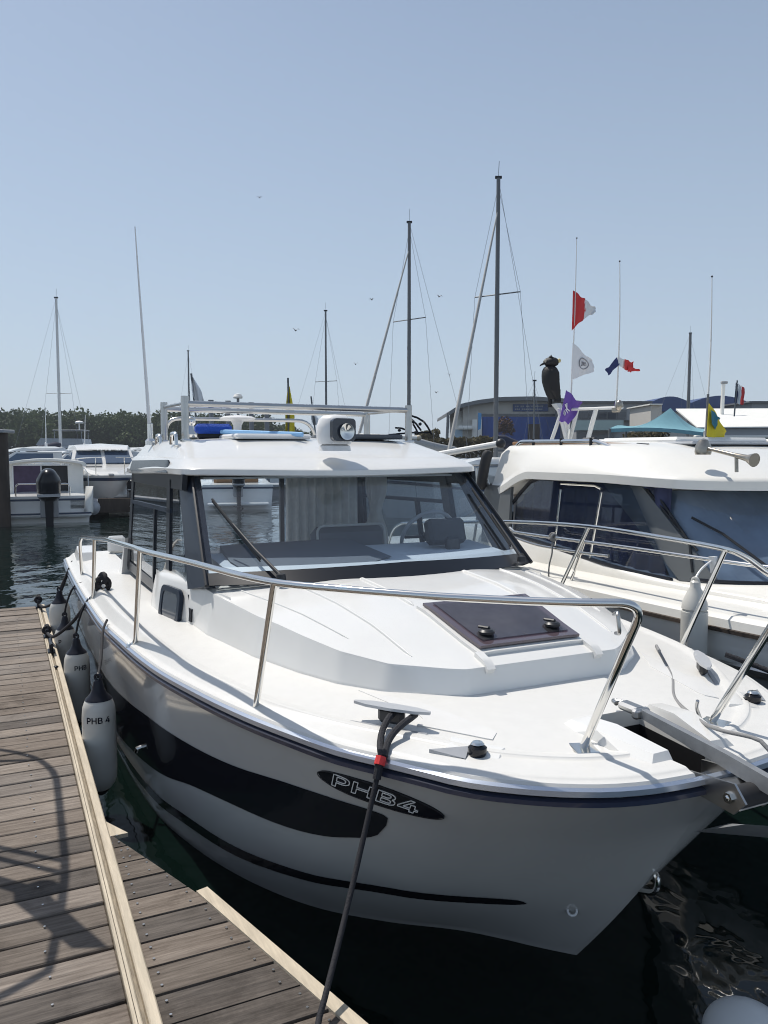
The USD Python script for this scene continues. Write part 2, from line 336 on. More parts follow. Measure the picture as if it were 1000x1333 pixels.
# ------------------------------------------------------------------ the near white cruiser
boat = thing('motor_cruiser', 'large white cabin cruiser with black hull band moored beside the wooden pontoon', 'motorboat', (BX, BY, 0), PHI)
KS = np.r_[-.35, -.12, np.linspace(0, 1, 22)]
obj(boat, 'hull', rings([ring(hull_half(k), k * RUBZ if k > 0 else np.full(NH, k * .86)) for k in KS], cap1=False), 'hull_grey', smooth=40)
def hull_strip(lo, up, off, rows=7, per=3, side=-1):   # decal lying on the topsides: {s: height} below and above
    sl = np.linspace(lo[0][0], lo[-1][0], int((lo[-1][0] - lo[0][0]) * per) + 1)
    l = PchipInterpolator(*zip(*lo))(sl); u = PchipInterpolator(*zip(*up))(sl)
    P = np.array([[hull_xyz(s, a + (b - a) * w, side, off) for w in np.linspace(0, 1, rows)] for s, a, b in zip(sl, l, u)])
    return grid(P if side > 0 else P[:, ::-1])
for side in (-1, 1):
    obj(boat, 'hull_band', hull_strip([(18.6, .66), (18.9, .605), (19.6, .57), (20.5, .548), (22, .515), (25, .478), (30, .452), (34, .415), (38, .345), (41, .305), (46, .25), (52, .20), (65, .18), (88, .18)],
        [(18.6, .70), (18.9, .712), (19.6, .718), (20.5, .722), (22, .724), (25, .712), (30, .668), (34, .645), (38, .63), (41, .618), (46, .575), (52, .53), (65, .50), (88, .48)], .003, side=side), 'black_gloss', smooth=True)
    obj(boat, 'boot_stripe', hull_strip([(8.6, .322), (9.2, .308), (13, .276), (18, .247), (23, .19), (30, .134), (34, .128), (41, .09), (53, .055), (88, .04)],
        [(8.6, .326), (9.2, .342), (13, .326), (18, .297), (23, .245), (30, .196), (34, .19), (41, .15), (53, .11), (88, .09)], .003, rows=4, side=side), 'black_gloss', smooth=True)
# rubbing strake: black D section with a thin pale insert above it
def strake(d0, d1, z0, z1):
    q = [inset(RUB, d0), inset(RUB, d1), inset(RUB, d1), inset(RUB, d0)]; z = [z0, z0 + .006, z1 - .006, z1]
    return band([ring(h, RUBZ + zz) for h, zz in zip(q, z)])
obj(boat, 'rubbing_strake', strake(.0, -.018, .0, .026), 'strake')
obj(boat, 'strake_insert', strake(.002, -.012, .027, .056), 'strake_chrome')
AF = smooth01((-.35 - RUB[:, 0]) / .9)
DC = .165 + (.078 - .165) * AF
CREST = inset(RUB, DC)
ZC = .988 - .05 * smooth01((-3.6 - RUB[:, 0]) / 2)
BASE = half([(-.93, 0), (-.93, .34), (-.97, .42), (-1.11, .60), (-1.28, .72), (-1.49, .81), (-1.83, .90), (-2.33, 1.0), (-3.0, 1.05), (-3.4, 1.06), (-5.1, 1.06), (-6.6, 1.06)])
zb = 1.004 - .06 * smooth01((-2.2 - BASE[:, 0]) / 3)
deck = rings([ring(inset(RUB, .10), RUBZ - .05), ring(inset(RUB, .004), RUBZ + .055), ring(inset(RUB, .010), RUBZ + .064), ring(inset(RUB, .026), RUBZ + .066), ring(inset(RUB, .032), RUBZ + .070),
              ring(inset(RUB, .042), RUBZ + .074 * (1) + 0 * ZC), ring(inset(CREST, -.012), ZC - .012), ring(inset(CREST, -.003), ZC - .003), ring(inset(CREST, .012), ZC), ring(inset(CREST, .035), ZC - .006), ring(inset(CREST, .06), ZC - .012), ring(inset(CREST, .16), ZC + .004), ring(BASE, zb)])
def solid(m): return m3.Manifold(m3.Mesh(vert_properties=np.asarray(m.vertices, np.float32), tri_verts=np.asarray(m.faces, np.uint32)))
DECKZ = 1.0
cut = solid(hull([(-.53, -.115, .80), (-.53, .135, .80), (0.2, .06, .80), (0.2, -.075, .80), (-.53, -.115, 1.2), (-.53, .135, 1.2), (.2, .06, 1.2), (.2, -.075, 1.2)]))
well = solid(box((1.56, 1.95, 1.2), (-5.93, 0, 1.06)))                # cockpit
ds = solid(deck)
deck_m = ex((ds - cut) - well) if abs(ds.volume()) > 0 else deck
obj(boat, 'deck', deck_m, 'deck_white', smooth=32)
obj(boat, 'cockpit_sole', box((1.5, 1.9, .03), (-5.93, 0, .475)), 'deck_white')
# raised bow mouldings either side of the anchor well, lower towards the stem
for sgn in (-1, 1):
    y0, y1 = (.15, .31) if sgn > 0 else (.13, .30)
    z = .985
    pts = [(-.56, sgn * y0, .95), (-.56, sgn * (y1 - .03), .95), (-.13, sgn * (y1 - .10), .94), (-.13, sgn * .085, .94), (-.50, sgn * y0, z + .030), (-.50, sgn * (y1 - .10), z + .026), (-.36, sgn * (y1 - .09), z + .034), (-.36, sgn * .125, z + .042), (-.17, sgn * (y1 - .15), z + .012), (-.17, sgn * .09, z + .014)]
    obj(boat, 'bow_moulding', hull(pts), 'gelcoat', smooth=20)
# non-skid panels on the side decks and foredeck
RA, RB = inset(CREST, .052), inset(CREST, .16)
def deck_pt(s, w, side, d):
    i = np.arange(NH); A = np.c_[RA, ZC - .010]; B_ = np.c_[RB, ZC + .004]; C_ = np.c_[BASE, zb]
    g = lambda Q: np.array([np.interp(s, i, Q[:, k]) for k in range(3)])
    a, b, c = g(A), g(B_), g(C_); p = a + (b - a) * (w / .5) if w < .5 else b + (c - b) * ((w - .5) / .5)
    return (p + [0, 0, d]) * [1, side, 1]
for sgn in (-1, 1):                                # one moulded panel edge beside the cleat, as a shallow step
    P = np.array([[deck_pt(15.2 + 4.6 * u, .22 + .60 * v, sgn, .0022) for v in np.linspace(0, 1, 9)] for u in np.linspace(0, 1, 30)])
    obj(boat, 'nonskid_panel', slab(P[:, ::-1] if sgn < 0 else P, .004), 'nonskid', smooth=30)
    q = np.array([-.442, sgn * .612, .982]); tg = np.array([-.66, sgn * .75, 0]); nn = np.array([.75, sgn * .66, 0])
    obj(boat, 'light_recess', hull([q + tg * u + nn * v + [0, 0, h] for u, v, h in ((.03, -.035, .004), (.15, .02, .004), (.03, .045, -.004), (.03, -.035, -.01), (.15, .02, -.01), (.03, -.03, .009), (.09, .0, .007))]), 'alu_grey', smooth=20)
# coachroof
def half_lin(pts, n=NH):                            # a faceted half outline: straight runs with a small radius at each corner
    P = np.asarray(pts, float); Q = [P[0]]
    for i in range(1, len(P) - 1):
        a, b, c = P[i - 1], P[i], P[i + 1]; d = min(.022, .3 * np.linalg.norm(a - b), .3 * np.linalg.norm(c - b))
        Q += [b + (a - b) / np.linalg.norm(a - b) * d, b * .5 + .25 * (b + (a - b) / np.linalg.norm(a - b) * d) + .25 * (b + (c - b) / np.linalg.norm(c - b) * d), b + (c - b) / np.linalg.norm(c - b) * d]
    Q.append(P[-1]); Q = np.array(Q)
    ex_ = n - len(Q); L_ = np.linalg.norm(np.diff(Q, axis=0), axis=1); k = np.floor(ex_ * L_ / L_.sum()).astype(int)
    for j in np.argsort(-L_)[:ex_ - k.sum()]: k[j] += 1
    out = []
    for i in range(len(Q) - 1): out += [Q[i] + (Q[i + 1] - Q[i]) * w for w in np.arange(k[i] + 1) / (k[i] + 1)]
    return np.array(out + [Q[-1]])
TOPE = half_lin([(-.918, 0), (-.918, .36), (-.948, .413), (-1.10, .60), (-1.295, .725), (-1.52, .80), (-1.86, .893), (-2.36, .975), (-2.7, .992), (-3.05, 1.0)])
BASE2 = half_lin([(-.898, 0), (-.898, .37), (-.93, .425), (-1.085, .63), (-1.262, .752), (-1.475, .835), (-1.81, .930), (-2.33, 1.02), (-2.7, 1.035), (-3.05, 1.04)])
def ze(x): return np.interp(-np.asarray(x), [.92, 1.1, 1.3, 1.7, 2.4, 3.0], [1.10, 1.105, 1.125, 1.165, 1.205, 1.215])
def tt(x): return np.interp(-np.asarray(x), -TOPE[::-1, 0][np.argsort(-TOPE[::-1, 0])], TOPE[::-1, 1][np.argsort(-TOPE[::-1, 0])])
def zf(x, y):
    c = np.interp(-np.asarray(x), [.92, 1.0, 1.4, 1.7, 2.0, 2.4, 3.0], [0.0, .026, .088, .096, .095, .075, .06])
    u = np.clip(1 - np.abs(np.asarray(y)) / np.maximum(tt(np.minimum(x, -1.0)), .3), 0, 1)
    return ze(x) + c * (1 - (1 - np.minimum(u / .62, 1)) ** 1.5)
mid = TOPE * .45 + BASE2 * .55
cr = [ring(BASE2, .90), ring(BASE2, 1.002), ring(BASE2 * .88 + TOPE * .12, 1.012), ring(TOPE * .93 + BASE2 * .07, ze(TOPE[:, 0]) - .012), ring(TOPE, ze(TOPE[:, 0]) - .001)]
cx = np.array([-2.05, 0])
for k in np.linspace(.97, .02, 16):
    h = (TOPE - cx) * k + cx; cr.append(ring(h, zf(h[:, 0], h[:, 1])))
obj(boat, 'coachroof', rings(cr), 'gelcoat', smooth=19)
def on_roof(x, y, d=0.0): return np.array([x, y, float(zf(x, y)) + d])
for sgn in (-1, 1):                                # moulded ridges running fore and aft
    for (xa, ya, xb, yb, r) in ((-2.05, .30, -1.50, .285, .010), (-2.22, .62, -1.10, .50, .007), (-2.32, .86, -1.36, .66, .005)):
        P = np.array([on_roof(xa + (xb - xa) * w, sgn * (ya + (yb - ya) * w), .001) for w in np.linspace(0, 1, 24)])
        obj(boat, 'roof_ridge', tube(P, r * np.r_[.3, np.ones(22), .3], 8), 'gelcoat')
    P = np.array([on_roof(x, sgn * .262, .0) for x in np.linspace(-.99, -.925, 4)] + [(-.895, sgn * .262, 1.075)])
    obj(boat, 'hatch_drain', slab(np.stack([P + [0, -.018, .018], P + [0, .018, .018]], 1)[::1], .035), 'gelcoat')
# deck hatch
def roofpatch(x0, x1, y0, y1, d, n=8, taper=0.0):
    return np.array([[on_roof(x, (y0 + (y1 - y0) * v) * (1 - taper * (x - x0) / (x1 - x0)), d) for x in np.linspace(x0, x1, n)] for v in np.linspace(0, 1, n)])
obj(boat, 'hatch_surround', slab(roofpatch(-1.455, -.985, .292, -.292, .014, taper=.1)[:, ::1], .02), 'gelcoat')
hp = obj(boat, 'hatch', slab(roofpatch(-1.432, -1.004, .272, -.272, .030, taper=.1), .012), 'hatch_smoke')
obj(hp, 'hatch_pane', slab(roofpatch(-1.405, -1.04, .235, -.235, .036, taper=.1), .005), 'hatch_glass')
for sgn in (-1, 1):
    c = on_roof(-1.085, sgn * .165, .045)
    obj(hp, 'hatch_latch', cat_([rev([(0, 0), (.032, 0), (.034, .010), (.024, .018), (0, .019)], 18, c - [0, 0, .006]), box((.055, .018, .012), c + [-.02, 0, .016], rz=25, b=.004)]), 'black_plastic')
# mouldings beside the cabin that carry the port lights
for sgn in (-1, 1):
    o = [(-2.20, .935), (-2.5, 1.005), (-2.8, 1.068), (-3.16, 1.128), (-3.34, 1.13), (-3.46, 1.09), (-3.52, 1.0), (-3.52, .955), (-2.20, .93)]
    lo_, hi_ = [(x, y * sgn, .93) for x, y in o], []
    body = hull([(x, y * sgn, z) for x, y in o for z in (.93, 1.0)] + [(x + (.02 if x < -3.3 else 0), (y - .03 if y > 1 else y) * sgn, 1.175 if x > -3.45 else 1.14) for x, y in o] + [(x + (.05 if x < -3.3 else 0), (y - .075 if y > 1 else y) * sgn, 1.207 if x > -3.45 else 1.175) for x, y in o])
    obj(boat, 'side_moulding', body, 'gelcoat', smooth=28)
# side port lights in the coachroof
for sgn in (-1, 1):
    def rr(w, h, r, n=5):
        return [(cx_ + r * math.cos(a), cy_ + r * math.sin(a)) for (cx_, cy_, a0) in ((w - r, h - r, 0), (-w + r, h - r, 90), (-w + r, -h + r, 180), (w - r, -h + r, 270)) for a in np.radians(np.linspace(a0, a0 + 90, n))]
    from shapely.geometry import Polygon
    M = frame(np.array([-2.90, sgn * 1.089, 1.058]), (-1, -.17, 0) if sgn < 0 else (1, -.17, 0), (0, -sgn * .14, 1))
    ringm = trimesh.creation.extrude_polygon(Polygon(rr(.150, .104, .050), [rr(.116, .074, .038)]), .022, engine='earcut'); ringm.apply_translation((0, 0, -.014))
    fp = obj(boat, 'side_portlight', mul(M, ringm), 'pillar_grey', smooth=25)
    g = trimesh.creation.extrude_polygon(Polygon(rr(.122, .080, .040)), .006, engine='earcut'); g.apply_translation((0, 0, -.010))
    obj(fp, 'portlight_glass', mul(M, g), 'window_dark')
    obj(fp, 'portlight_latch', mul(M, box((.022, .10, .02), (-.05, 0, .004), b=.005)), 'alu_grey')
# deck seams and small deck fittings
def decktube(pts, z, r=.0025): return tube(np.array([(x, y, z) for x, y in pts]), r, 6)
for sgn in (-1, 1):
    obj(boat, 'deck_seam', decktube([(-1.00, sgn * .385), (-.985, sgn * .56), (-.965, sgn * .60), (-.93, sgn * .60), (-.62, sgn * .42)], .972), 'alu_grey')
    obj(boat, 'deck_seam', decktube([(-.86, sgn * .17), (-.55, sgn * .165)], .9715), 'alu_grey')
    obj(boat, 'deck_filler', rev([(0, 0), (.028, 0), (.03, .004), (.018, .007), (.012, .004), (0, .004)], 20, (-.80, sgn * .615, .975)), 'brushed_steel')
    # pop-up cleat
    c = np.array([-.80, sgn * .735, .985]); a = math.degrees(math.atan2(sgn * .62, -.79)) if sgn < 0 else math.degrees(math.atan2(.62, -.79))
    cl = obj(boat, 'cleat', cat_([rotz(hull([(x, y * w, z) for x, w, zz in ((-.145, .2, .0), (-.09, .8, 0), (0, 1, 0), (.09, .8, 0), (.145, .2, 0)) for y in (-.028, .028) for z in (.050, .060)]), -a + 180 if 0 else a)]), 'cleat_grey')
    stage.GetPrimAtPath(cl).GetAttribute('points').Set([Gf.Vec3f(*(np.array(p) + c).tolist()) for p in stage.GetPrimAtPath(cl).GetAttribute('points').Get()])
    obj(cl, 'cleat_stem', rotz(box((.10, .034, .055), (0, 0, .026), b=.012), a).apply_translation(c), 'black_plastic')
    obj(boat, 'cleat_recess', move(rotz(cat_([box((.30, .02, .008), (0, -.035, .004), b=.003), box((.30, .02, .008), (0, .035, .004), b=.003)]), a), c - [0, 0, .012]), 'alu_grey')
    # navigation light in its moulded nest
    q = np.array([-.442, sgn * .612, .975]); aa = math.degrees(math.atan2(sgn * .75, .66))
    nl = obj(boat, 'navigation_light', move(rotz(cat_([rev([(0, 0), (.026, 0), (.03, .012), (.03, .026), (.02, .034), (0, .036)], 20), box((.05, .045, .012), (-.02, 0, .006), b=.004)]), aa), q), 'black_gloss')
    obj(nl, 'light_cap', rev([(0, 0), (.022, 0), (.016, .006), (0, .007)], 18, q + [0, 0, .037]), 'chrome')
    obj(boat, 'light_nest', move(rotz(cat_([hull([(-.09, -.11, -.01), (-.05, .10, -.01), (.075, .09, -.012), (.085, -.09, -.012), (-.08, -.10, .012), (-.05, .085, .012), (-.03, .08, .012), (-.03, -.09, .012)])]), aa), q + [-.02, 0, 0]), 'gelcoat')
    for xk in (-.62, -.70): obj(boat, 'deck_screw', ball(.006, (xk, sgn * .25, .974), 1, (1, 1, .4)), 'brushed_steel')
# anchor well, roller, anchor
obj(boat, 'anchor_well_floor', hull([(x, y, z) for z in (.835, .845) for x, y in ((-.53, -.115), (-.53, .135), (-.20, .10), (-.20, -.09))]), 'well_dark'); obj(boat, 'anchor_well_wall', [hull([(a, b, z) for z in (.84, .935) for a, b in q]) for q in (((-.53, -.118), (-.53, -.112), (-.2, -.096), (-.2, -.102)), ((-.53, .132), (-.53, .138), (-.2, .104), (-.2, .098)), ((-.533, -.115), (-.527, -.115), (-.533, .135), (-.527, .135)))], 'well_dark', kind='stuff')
rl = obj(boat, 'bow_roller', cat_([hull([(-.17, y, z) for y in (-.068, -.060) for z in (.90, .945)] + [(.06, y, z) for y in (-.068, -.060) for z in (.885, .975)] + [(.10, y, .93) for y in (-.068, -.060)]),
                         hull([(-.17, y, z) for y in (.052, .060) for z in (.90, .945)] + [(.06, y, z) for y in (.052, .060) for z in (.885, .975)] + [(.10, y, .93) for y in (.052, .060)]),
                         box((.24, .125, .008), (-.04, -.004, .905), b=.002), hull([(-.13, -.056, .912), (-.13, .05, .912), (.0, -.05, .955), (.0, .044, .955), (.05, -.05, .93), (.05, .044, .93)])]), 'brushed_steel')
for y in (-.072, .064): obj(rl, 'roller_bolt', mul(frame((.045, y, .93), (0, 1, 0), (0, 0, 1)), cat_([trimesh.creation.cylinder(.016, .012, sections=6).apply_transform(trimesh.transformations.rotation_matrix(math.pi / 2, [0, 1, 0])), ball(.010, (0, 0, 0), 1)])), 'chrome')
obj(rl, 'roller_wheel', mul(frame((.05, -.004, .925), (0, 1, 0), (0, 0, 1)), trimesh.creation.cylinder(.035, .10, sections=18).apply_transform(trimesh.transformations.rotation_matrix(math.pi / 2, [0, 1, 0]))), 'black_rubber')
anc = thing('bow_anchor', 'galvanised plough anchor stowed in the bow roller of the near cruiser', 'anchor', W(0, 0, 0), PHI)
obj(anc, 'shank', cat_([hull([(-.40, .018, 1.042), (-.40, .042, 1.042), (-.40, .018, 1.012), (-.40, .042, 1.012), (-.05, .018, 1.012), (-.05, .042, 1.012), (-.05, .018, .965), (-.05, .042, .965)]),
                        hull([(-.05, .018, 1.012), (-.05, .042, 1.012), (-.05, .018, .965), (-.05, .042, .965), (.32, .016, .965), (.32, .044, .965), (.32, .016, .915), (.32, .044, .915)])]), 'galvanised', smooth=20)
obj(anc, 'shackle', cat_([box((.10, .05, .03), (-.46, .03, 1.03), b=.01), tube(fillet([(-.52, .015, 1.03), (-.56, .03, 1.03), (-.52, .045, 1.03)], .02), .008), box((.03, .07, .035), (-.415, .03, 1.025), b=.008)]), 'brushed_steel')
blade = [(.02, -.04, .80), (.16, -.16, .835), (.34, -.20, .86), (.40, 0, .83), (.34, .20, .86), (.16, .16, .835), (.02, .04, .80), (-.12, 0, .775), (.1, 0, .765), (.3, 0, .78)]
obj(anc, 'fluke', mul(trimesh.transformations.rotation_matrix(-.26, [1, 0, 0], [0, 0, .82]), hull([(a, b, .775 + .36 * (a + .12) - (.032 if b == 0 else 0)) for a, b, c in blade])), 'galvanised', smooth=15)
obj(anc, 'fluke_stock', cat_([box((.14, .09, .11), (.27, .03, .855), b=.01), hull([(.16, .01, .86), (.16, .05, .86), (.36, .01, .96), (.36, .05, .96), (.36, .01, .90), (.36, .05, .90)])]), 'galvanised')
for y in (-.025, .085): obj(anc, 'bolt', ball(.016, (.27, y, .87), 1), 'brushed_steel')
# windscreen
def wbot(t): return np.array([-2.02 - .385 * t * t, t * 1.0, 1.275 - .030 * t * t])
def wtop(t): return np.array([-2.90 - .15 * t * t, t * .925, 1.80 - .02 * t * t])
def wsp(t, w, off=0.0):
    p = wbot(t) * (1 - w) + wtop(t) * w; n = np.array([.5, .0, .87]); n[1] = .25 * t; return p + n / np.linalg.norm(n) * (off + .045 * math.sin(math.pi * w) * 0)
TS = np.linspace(-1, 1, 41)
wsg = np.array([[wsp(t, w) for w in np.linspace(.0, 1, 12)] for t in TS])
obj(boat, 'windscreen', grid(wsg), 'windscreen_glass', smooth=True)
obj(boat, 'windscreen_mask', slab(np.array([[wsp(t, w, .004) for w in np.linspace(-.012, .115 - .03 * abs(t), 4)] for t in TS]), .006), 'dark_trim', smooth=30)
obj(boat, 'windscreen_sill', slab(np.array([[wsp(t, w, -.012) for w in np.linspace(.085, .15, 4)] for t in TS]), .006), 'plastic_white', smooth=30)
for sgn in (-1, 1):
    a0, a1 = np.array(wsp(1, -.02, .006)), np.array(wsp(1, 1.02, .006)); fl = np.array([1, sgn, 1])
    pil = [a0, a1, a0 + [-.30, .035, -.06], a1 + [-.17, .045, .0], a0 - [.02, .05, .02], a1 - [.02, .05, .0], a0 + [-.30, -.01, -.06], a1 + [-.17, 0, 0]]
    obj(boat, 'windscreen_pillar', hull([p * fl for p in pil]), 'pillar_grey', smooth=20)
    obj(boat, 'windscreen_trim', tube(np.array([wsp(1, w, .006) * fl for w in np.linspace(-.02, 1, 8)]), .012, 8), 'dark_trim')
def wiper(pts, arm):
    P = np.array([wsp(t, w, .028) for t, w in pts]); A = np.array([wsp(t, w, .045) for t, w in arm])
    return [tube(P, .007, 6), tube(P - [0, 0, .012], .004, 5)], [tube(A, np.linspace(.010, .006, len(A)), 8), rev([(0, 0), (.026, 0), (.022, .03), (0, .035)], 14, A[0] - [0, 0, .02])]
for pts, arm in (([(-.74, .16), (-.909, .715)], [(-.672, .0), (-.755, .22), (-.83, .45)]), ([(.855, .15), (.90, .765)], [(.83, .0), (.852, .2), (.872, .45)])):
    b, a = wiper(pts, arm)
    wp = obj(boat, 'wiper', a, 'black_plastic'); obj(wp, 'wiper_blade', b, 'black_rubber')
# cabin sides: glass in dark frames, starboard and port
def side(x, z, o=0.0): return np.array([x, 1.035 - .055 * (z - 1.0) / .8 + o, z])
def bar(p, q, w, th=.03, o=.006):
    d = np.array(q) - np.array(p); d = d / np.linalg.norm(d); nrm = np.array([-d[1], d[0]]) * w / 2
    return hull([side(*(np.array(c) + s * nrm), o_) for c in (p, q) for s in (-1, 1) for o_ in (o, o - th)])
for sgn in (-1, 1):
    fx = (lambda m: between(m)) if sgn < 0 else (lambda m: m)
    fr = obj(boat, 'side_window', fx(cat_([bar((-2.62, 1.045), (-4.98, 1.02), .07), bar((-3.02, 1.745), (-4.95, 1.73), .09), bar((-4.95, 1.0), (-4.93, 1.77), .12), bar((-2.70, 1.10), (-3.05, 1.08), .09)])), 'dark_trim')
    obj(fr, 'window_bar', fx(bar((-3.28, 1.05), (-3.42, 1.74), .10, .04, .010)), 'dark_trim')
    obj(fr, 'window_bar', fx(bar((-3.80, 1.05), (-3.88, 1.56), .035, .03, .010)), 'dark_trim')
    obj(fr, 'window_bar', fx(bar((-3.33, 1.56), (-4.92, 1.53), .028, .03, .010)), 'pillar_grey')
    for (xa, xb, xc, xd) in ((-2.72, -3.28, -3.42, -3.18), (-3.28, -3.82, -3.90, -3.42), (-3.82, -4.93, -4.93, -3.90)):
        g = np.array([[side(xa, 1.07), side(xd, 1.72)], [side(xb, 1.07), side(xc, 1.72)]])
        obj(fr, 'window_glass', fx(slab(g, .006)), 'side_glass')
# rear bulkhead: frame around the door opening
fr = obj(boat, 'rear_bulkhead', cat_([box((.05, .36, .80), (-5.0, -.80, 1.38)), box((.05, 1.95, .09), (-5.0, 0, 1.76)), box((.05, .05, .80), (-5.0, .98, 1.38)), box((.05, 1.95, .42), (-5.0, 0, .76)), box((.04, .035, .8), (-5.0, .26, 1.38))]), 'dark_trim')
obj(fr, 'door_glass', box((.008, .70, .70), (-5.0, .62, 1.35)), 'side_glass')
# interior
obj(boat, 'cabin_sole', box((2.2, 1.9, .03), (-3.95, 0, .56)), 'interior')
obj(boat, 'dashboard', cat_([hull([(x, y, z) for x, z in ((-2.42, 1.05), (-2.42, 1.30), (-2.92, 1.06), (-2.92, 1.335)) for y in (-.88, .88)])]), 'dash_grey', smooth=20)
obj(boat, 'dash_panel', hull([(-2.40, -.80, 1.302), (-2.62, -.82, 1.325), (-3.0, -.78, 1.37), (-2.98, .02, 1.38), (-2.5, .10, 1.315), (-3.02, -.78, 1.32), (-3.0, .02, 1.32), (-2.40, -.1, 1.30)]), 'dash_dark', smooth=20)
obj(boat, 'dash_compass', cat_([rev([(0, 0), (.055, 0), (.05, .018), (.028, .035), (.012, .05), (0, .052)], 18, (-2.27, -.02, 1.275))]), 'black_plastic')
sw = obj(boat, 'steering_wheel', mul(frame((-3.02, .62, 1.36), (0, 1, 0), (.45, 0, .9)), trimesh.creation.torus(.19, .013, 32, 8)), 'alu_grey')
obj(sw, 'wheel_hub', cat_([tube(np.array([(-3.02, .45, 1.36), (-3.02, .79, 1.36)]), .011, 6), ball(.04, (-3.01, .62, 1.36), 1)]), 'black_plastic')
obj(boat, 'chart_plotter', cat_([box((.09, .26, .16), (-2.72, .58, 1.42), ry=-18, b=.02), box((.05, .09, .10), (-2.66, .60, 1.34), b=.01)]), 'black_plastic')
for (y, lab) in ((.40, 0),):
    st = obj(boat, 'seat', cat_([box((.42, .58, .12), (-3.62, y, 1.02), b=.04), box((.36, .50, .40), (-3.6, y, .76), b=.02)]), 'seat_grey')
    obj(st, 'seat_back', box((.12, .60, .30), (-3.84, y, 1.22), ry=-8, b=.05), 'seat_grey')
    obj(st, 'seat_piping', tube(fillet([(-3.76, y - .27, 1.12), (-3.80, y - .27, 1.38), (-3.80, y + .27, 1.38), (-3.76, y + .27, 1.12)], .06), .010, 6), 'plastic_white')
obj(boat, 'galley_unit', cat_([box((1.3, .45, .42), (-4.2, -.74, .80), b=.02), box((1.0, .40, .34), (-4.4, .76, .76), b=.03)]), 'interior')
def drape(y0, y1, x, n, amp, z0, z1, pinch=0.0):
    ys = np.linspace(0, 1, n); zz = np.linspace(z0, z1, 12); P = np.zeros((n, 12, 3))
    for i, u in enumerate(ys):
        for j, z in enumerate(zz):
            w = (z - z0) / (z1 - z0); k = 1 - pinch * math.exp(-((w - .55) / .16) ** 2) - pinch * .3 * w
            yc = (y0 + y1) / 2
            P[i, j] = (x + amp * math.sin(u * n * .9) * (1.0 + .3 * math.sin(3 * u)), yc + (y0 + (y1 - y0) * u - yc) * k, z)
    return slab(P, .006)
obj(boat, 'curtain', drape(.27, .95, -4.92, 60, .018, 1.0, 1.74), 'curtain', smooth=60)
obj(boat, 'curtain', rotz(drape(-4.62, -4.32, -.93, 40, .02, 1.05, 1.73, .55), -90).apply_translation((0, 0, 0)) if 0 else T(*(lambda m: (m.vertices[:, [1, 0, 2]] * [1, -1, 1], m.faces[:, ::-1]))(drape(-4.72, -4.30, -.93, 40, .02, 1.05, 1.73, .55))), 'curtain', smooth=60)
# hardtop
RO = half([(-2.80, 0), (-2.82, .35), (-2.87, .65), (-2.93, .86), (-2.99, .955), (-3.07, .995), (-3.3, 1.012), (-4.0, 1.02), (-4.8, 1.01), (-5.25, .99)])
def zlip(h): return 1.772 + .012 * smooth01((h[:, 1]) / 1.0) - .035 * smooth01((-3.2 - h[:, 0]) / 2)
R2 = half([(-2.99, 0), (-3.01, .35), (-3.05, .65), (-3.10, .84), (-3.15, .915), (-3.23, .95), (-3.5, .965), (-4.0, .97), (-4.8, .96), (-5.2, .94)])
R3 = half([(-3.45, 0), (-3.46, .35), (-3.50, .62), (-3.56, .78), (-3.64, .84), (-3.72, .865), (-3.9, .875), (-4.2, .88), (-4.8, .87), (-5.12, .85)])
zl = zlip(RO)
hr = [ring(inset(RO, .14), zl + .004), ring(inset(RO, .012), zl), ring(RO, zl + .006), ring(RO, zl + .036), ring(inset(RO, .010), zl + .045),
      ring(R2 * .5 + inset(RO, .010) * .5, .5 * (zl + .045) + .5 * (1.875 - .01 * smooth01((-3.2 - R2[:, 0]) / 2)) + .006), ring(R2, 1.876 - .0 * zl), ring(inset(R2, .02), 1.886 + 0 * zl), ring(R3, 1.985 + 0 * zl), ring(inset(R3, .03), 1.993 + 0 * zl)]
for k in np.linspace(.9, .05, 8):
    h = (R3 - [-4.3, 0]) * k + [-4.3, 0]; hr.append(ring(h, 1.993 + .035 * (1 - k * k)))
top_ = obj(boat, 'hardtop', rings(hr), 'gelcoat', smooth=15)
obj(boat, 'headlining', box((2.0, 1.7, .012), (-4.1, 0, 1.762)), 'curtain')
for sgn in (-1, 1):
    P = np.array([[(x, sgn * (1.014 + .004 - (z - 1.80) * .30), z - .012 * (-3.3 - x)) for z in np.linspace(1.795, 1.872, 4)] for x in np.r_[np.linspace(-3.34, -3.42, 3), np.linspace(-3.5, -4.9, 12)]])
    P[0, :, 2] = P[0, :, 2] * .35 + .65 * P[0, 0, 2]; P[1, :, 2] = P[1, :, 2] * .75 + .25 * P[1, 0, 2]
    obj(top_, 'roof_side_window', slab(P[::-1] if sgn < 0 else P, .012), 'roof_glass', smooth=20)
    rl_ = tube(fillet([(-3.95, sgn * .80, 1.985), (-3.99, sgn * .80, 2.035), (-4.62, sgn * .80, 2.035), (-4.66, sgn * .80, 1.985)], .04), .011, 8)
obj(top_, 'roof_hatch', box((.52, .52, .035), (-3.75, .42, 2.025), ry=0, b=.012), 'window_dark')
obj(top_, 'roof_hatch', box((.52, .52, .035), (-3.75, -.28, 2.022), ry=0, b=.012), 'plastic_white')
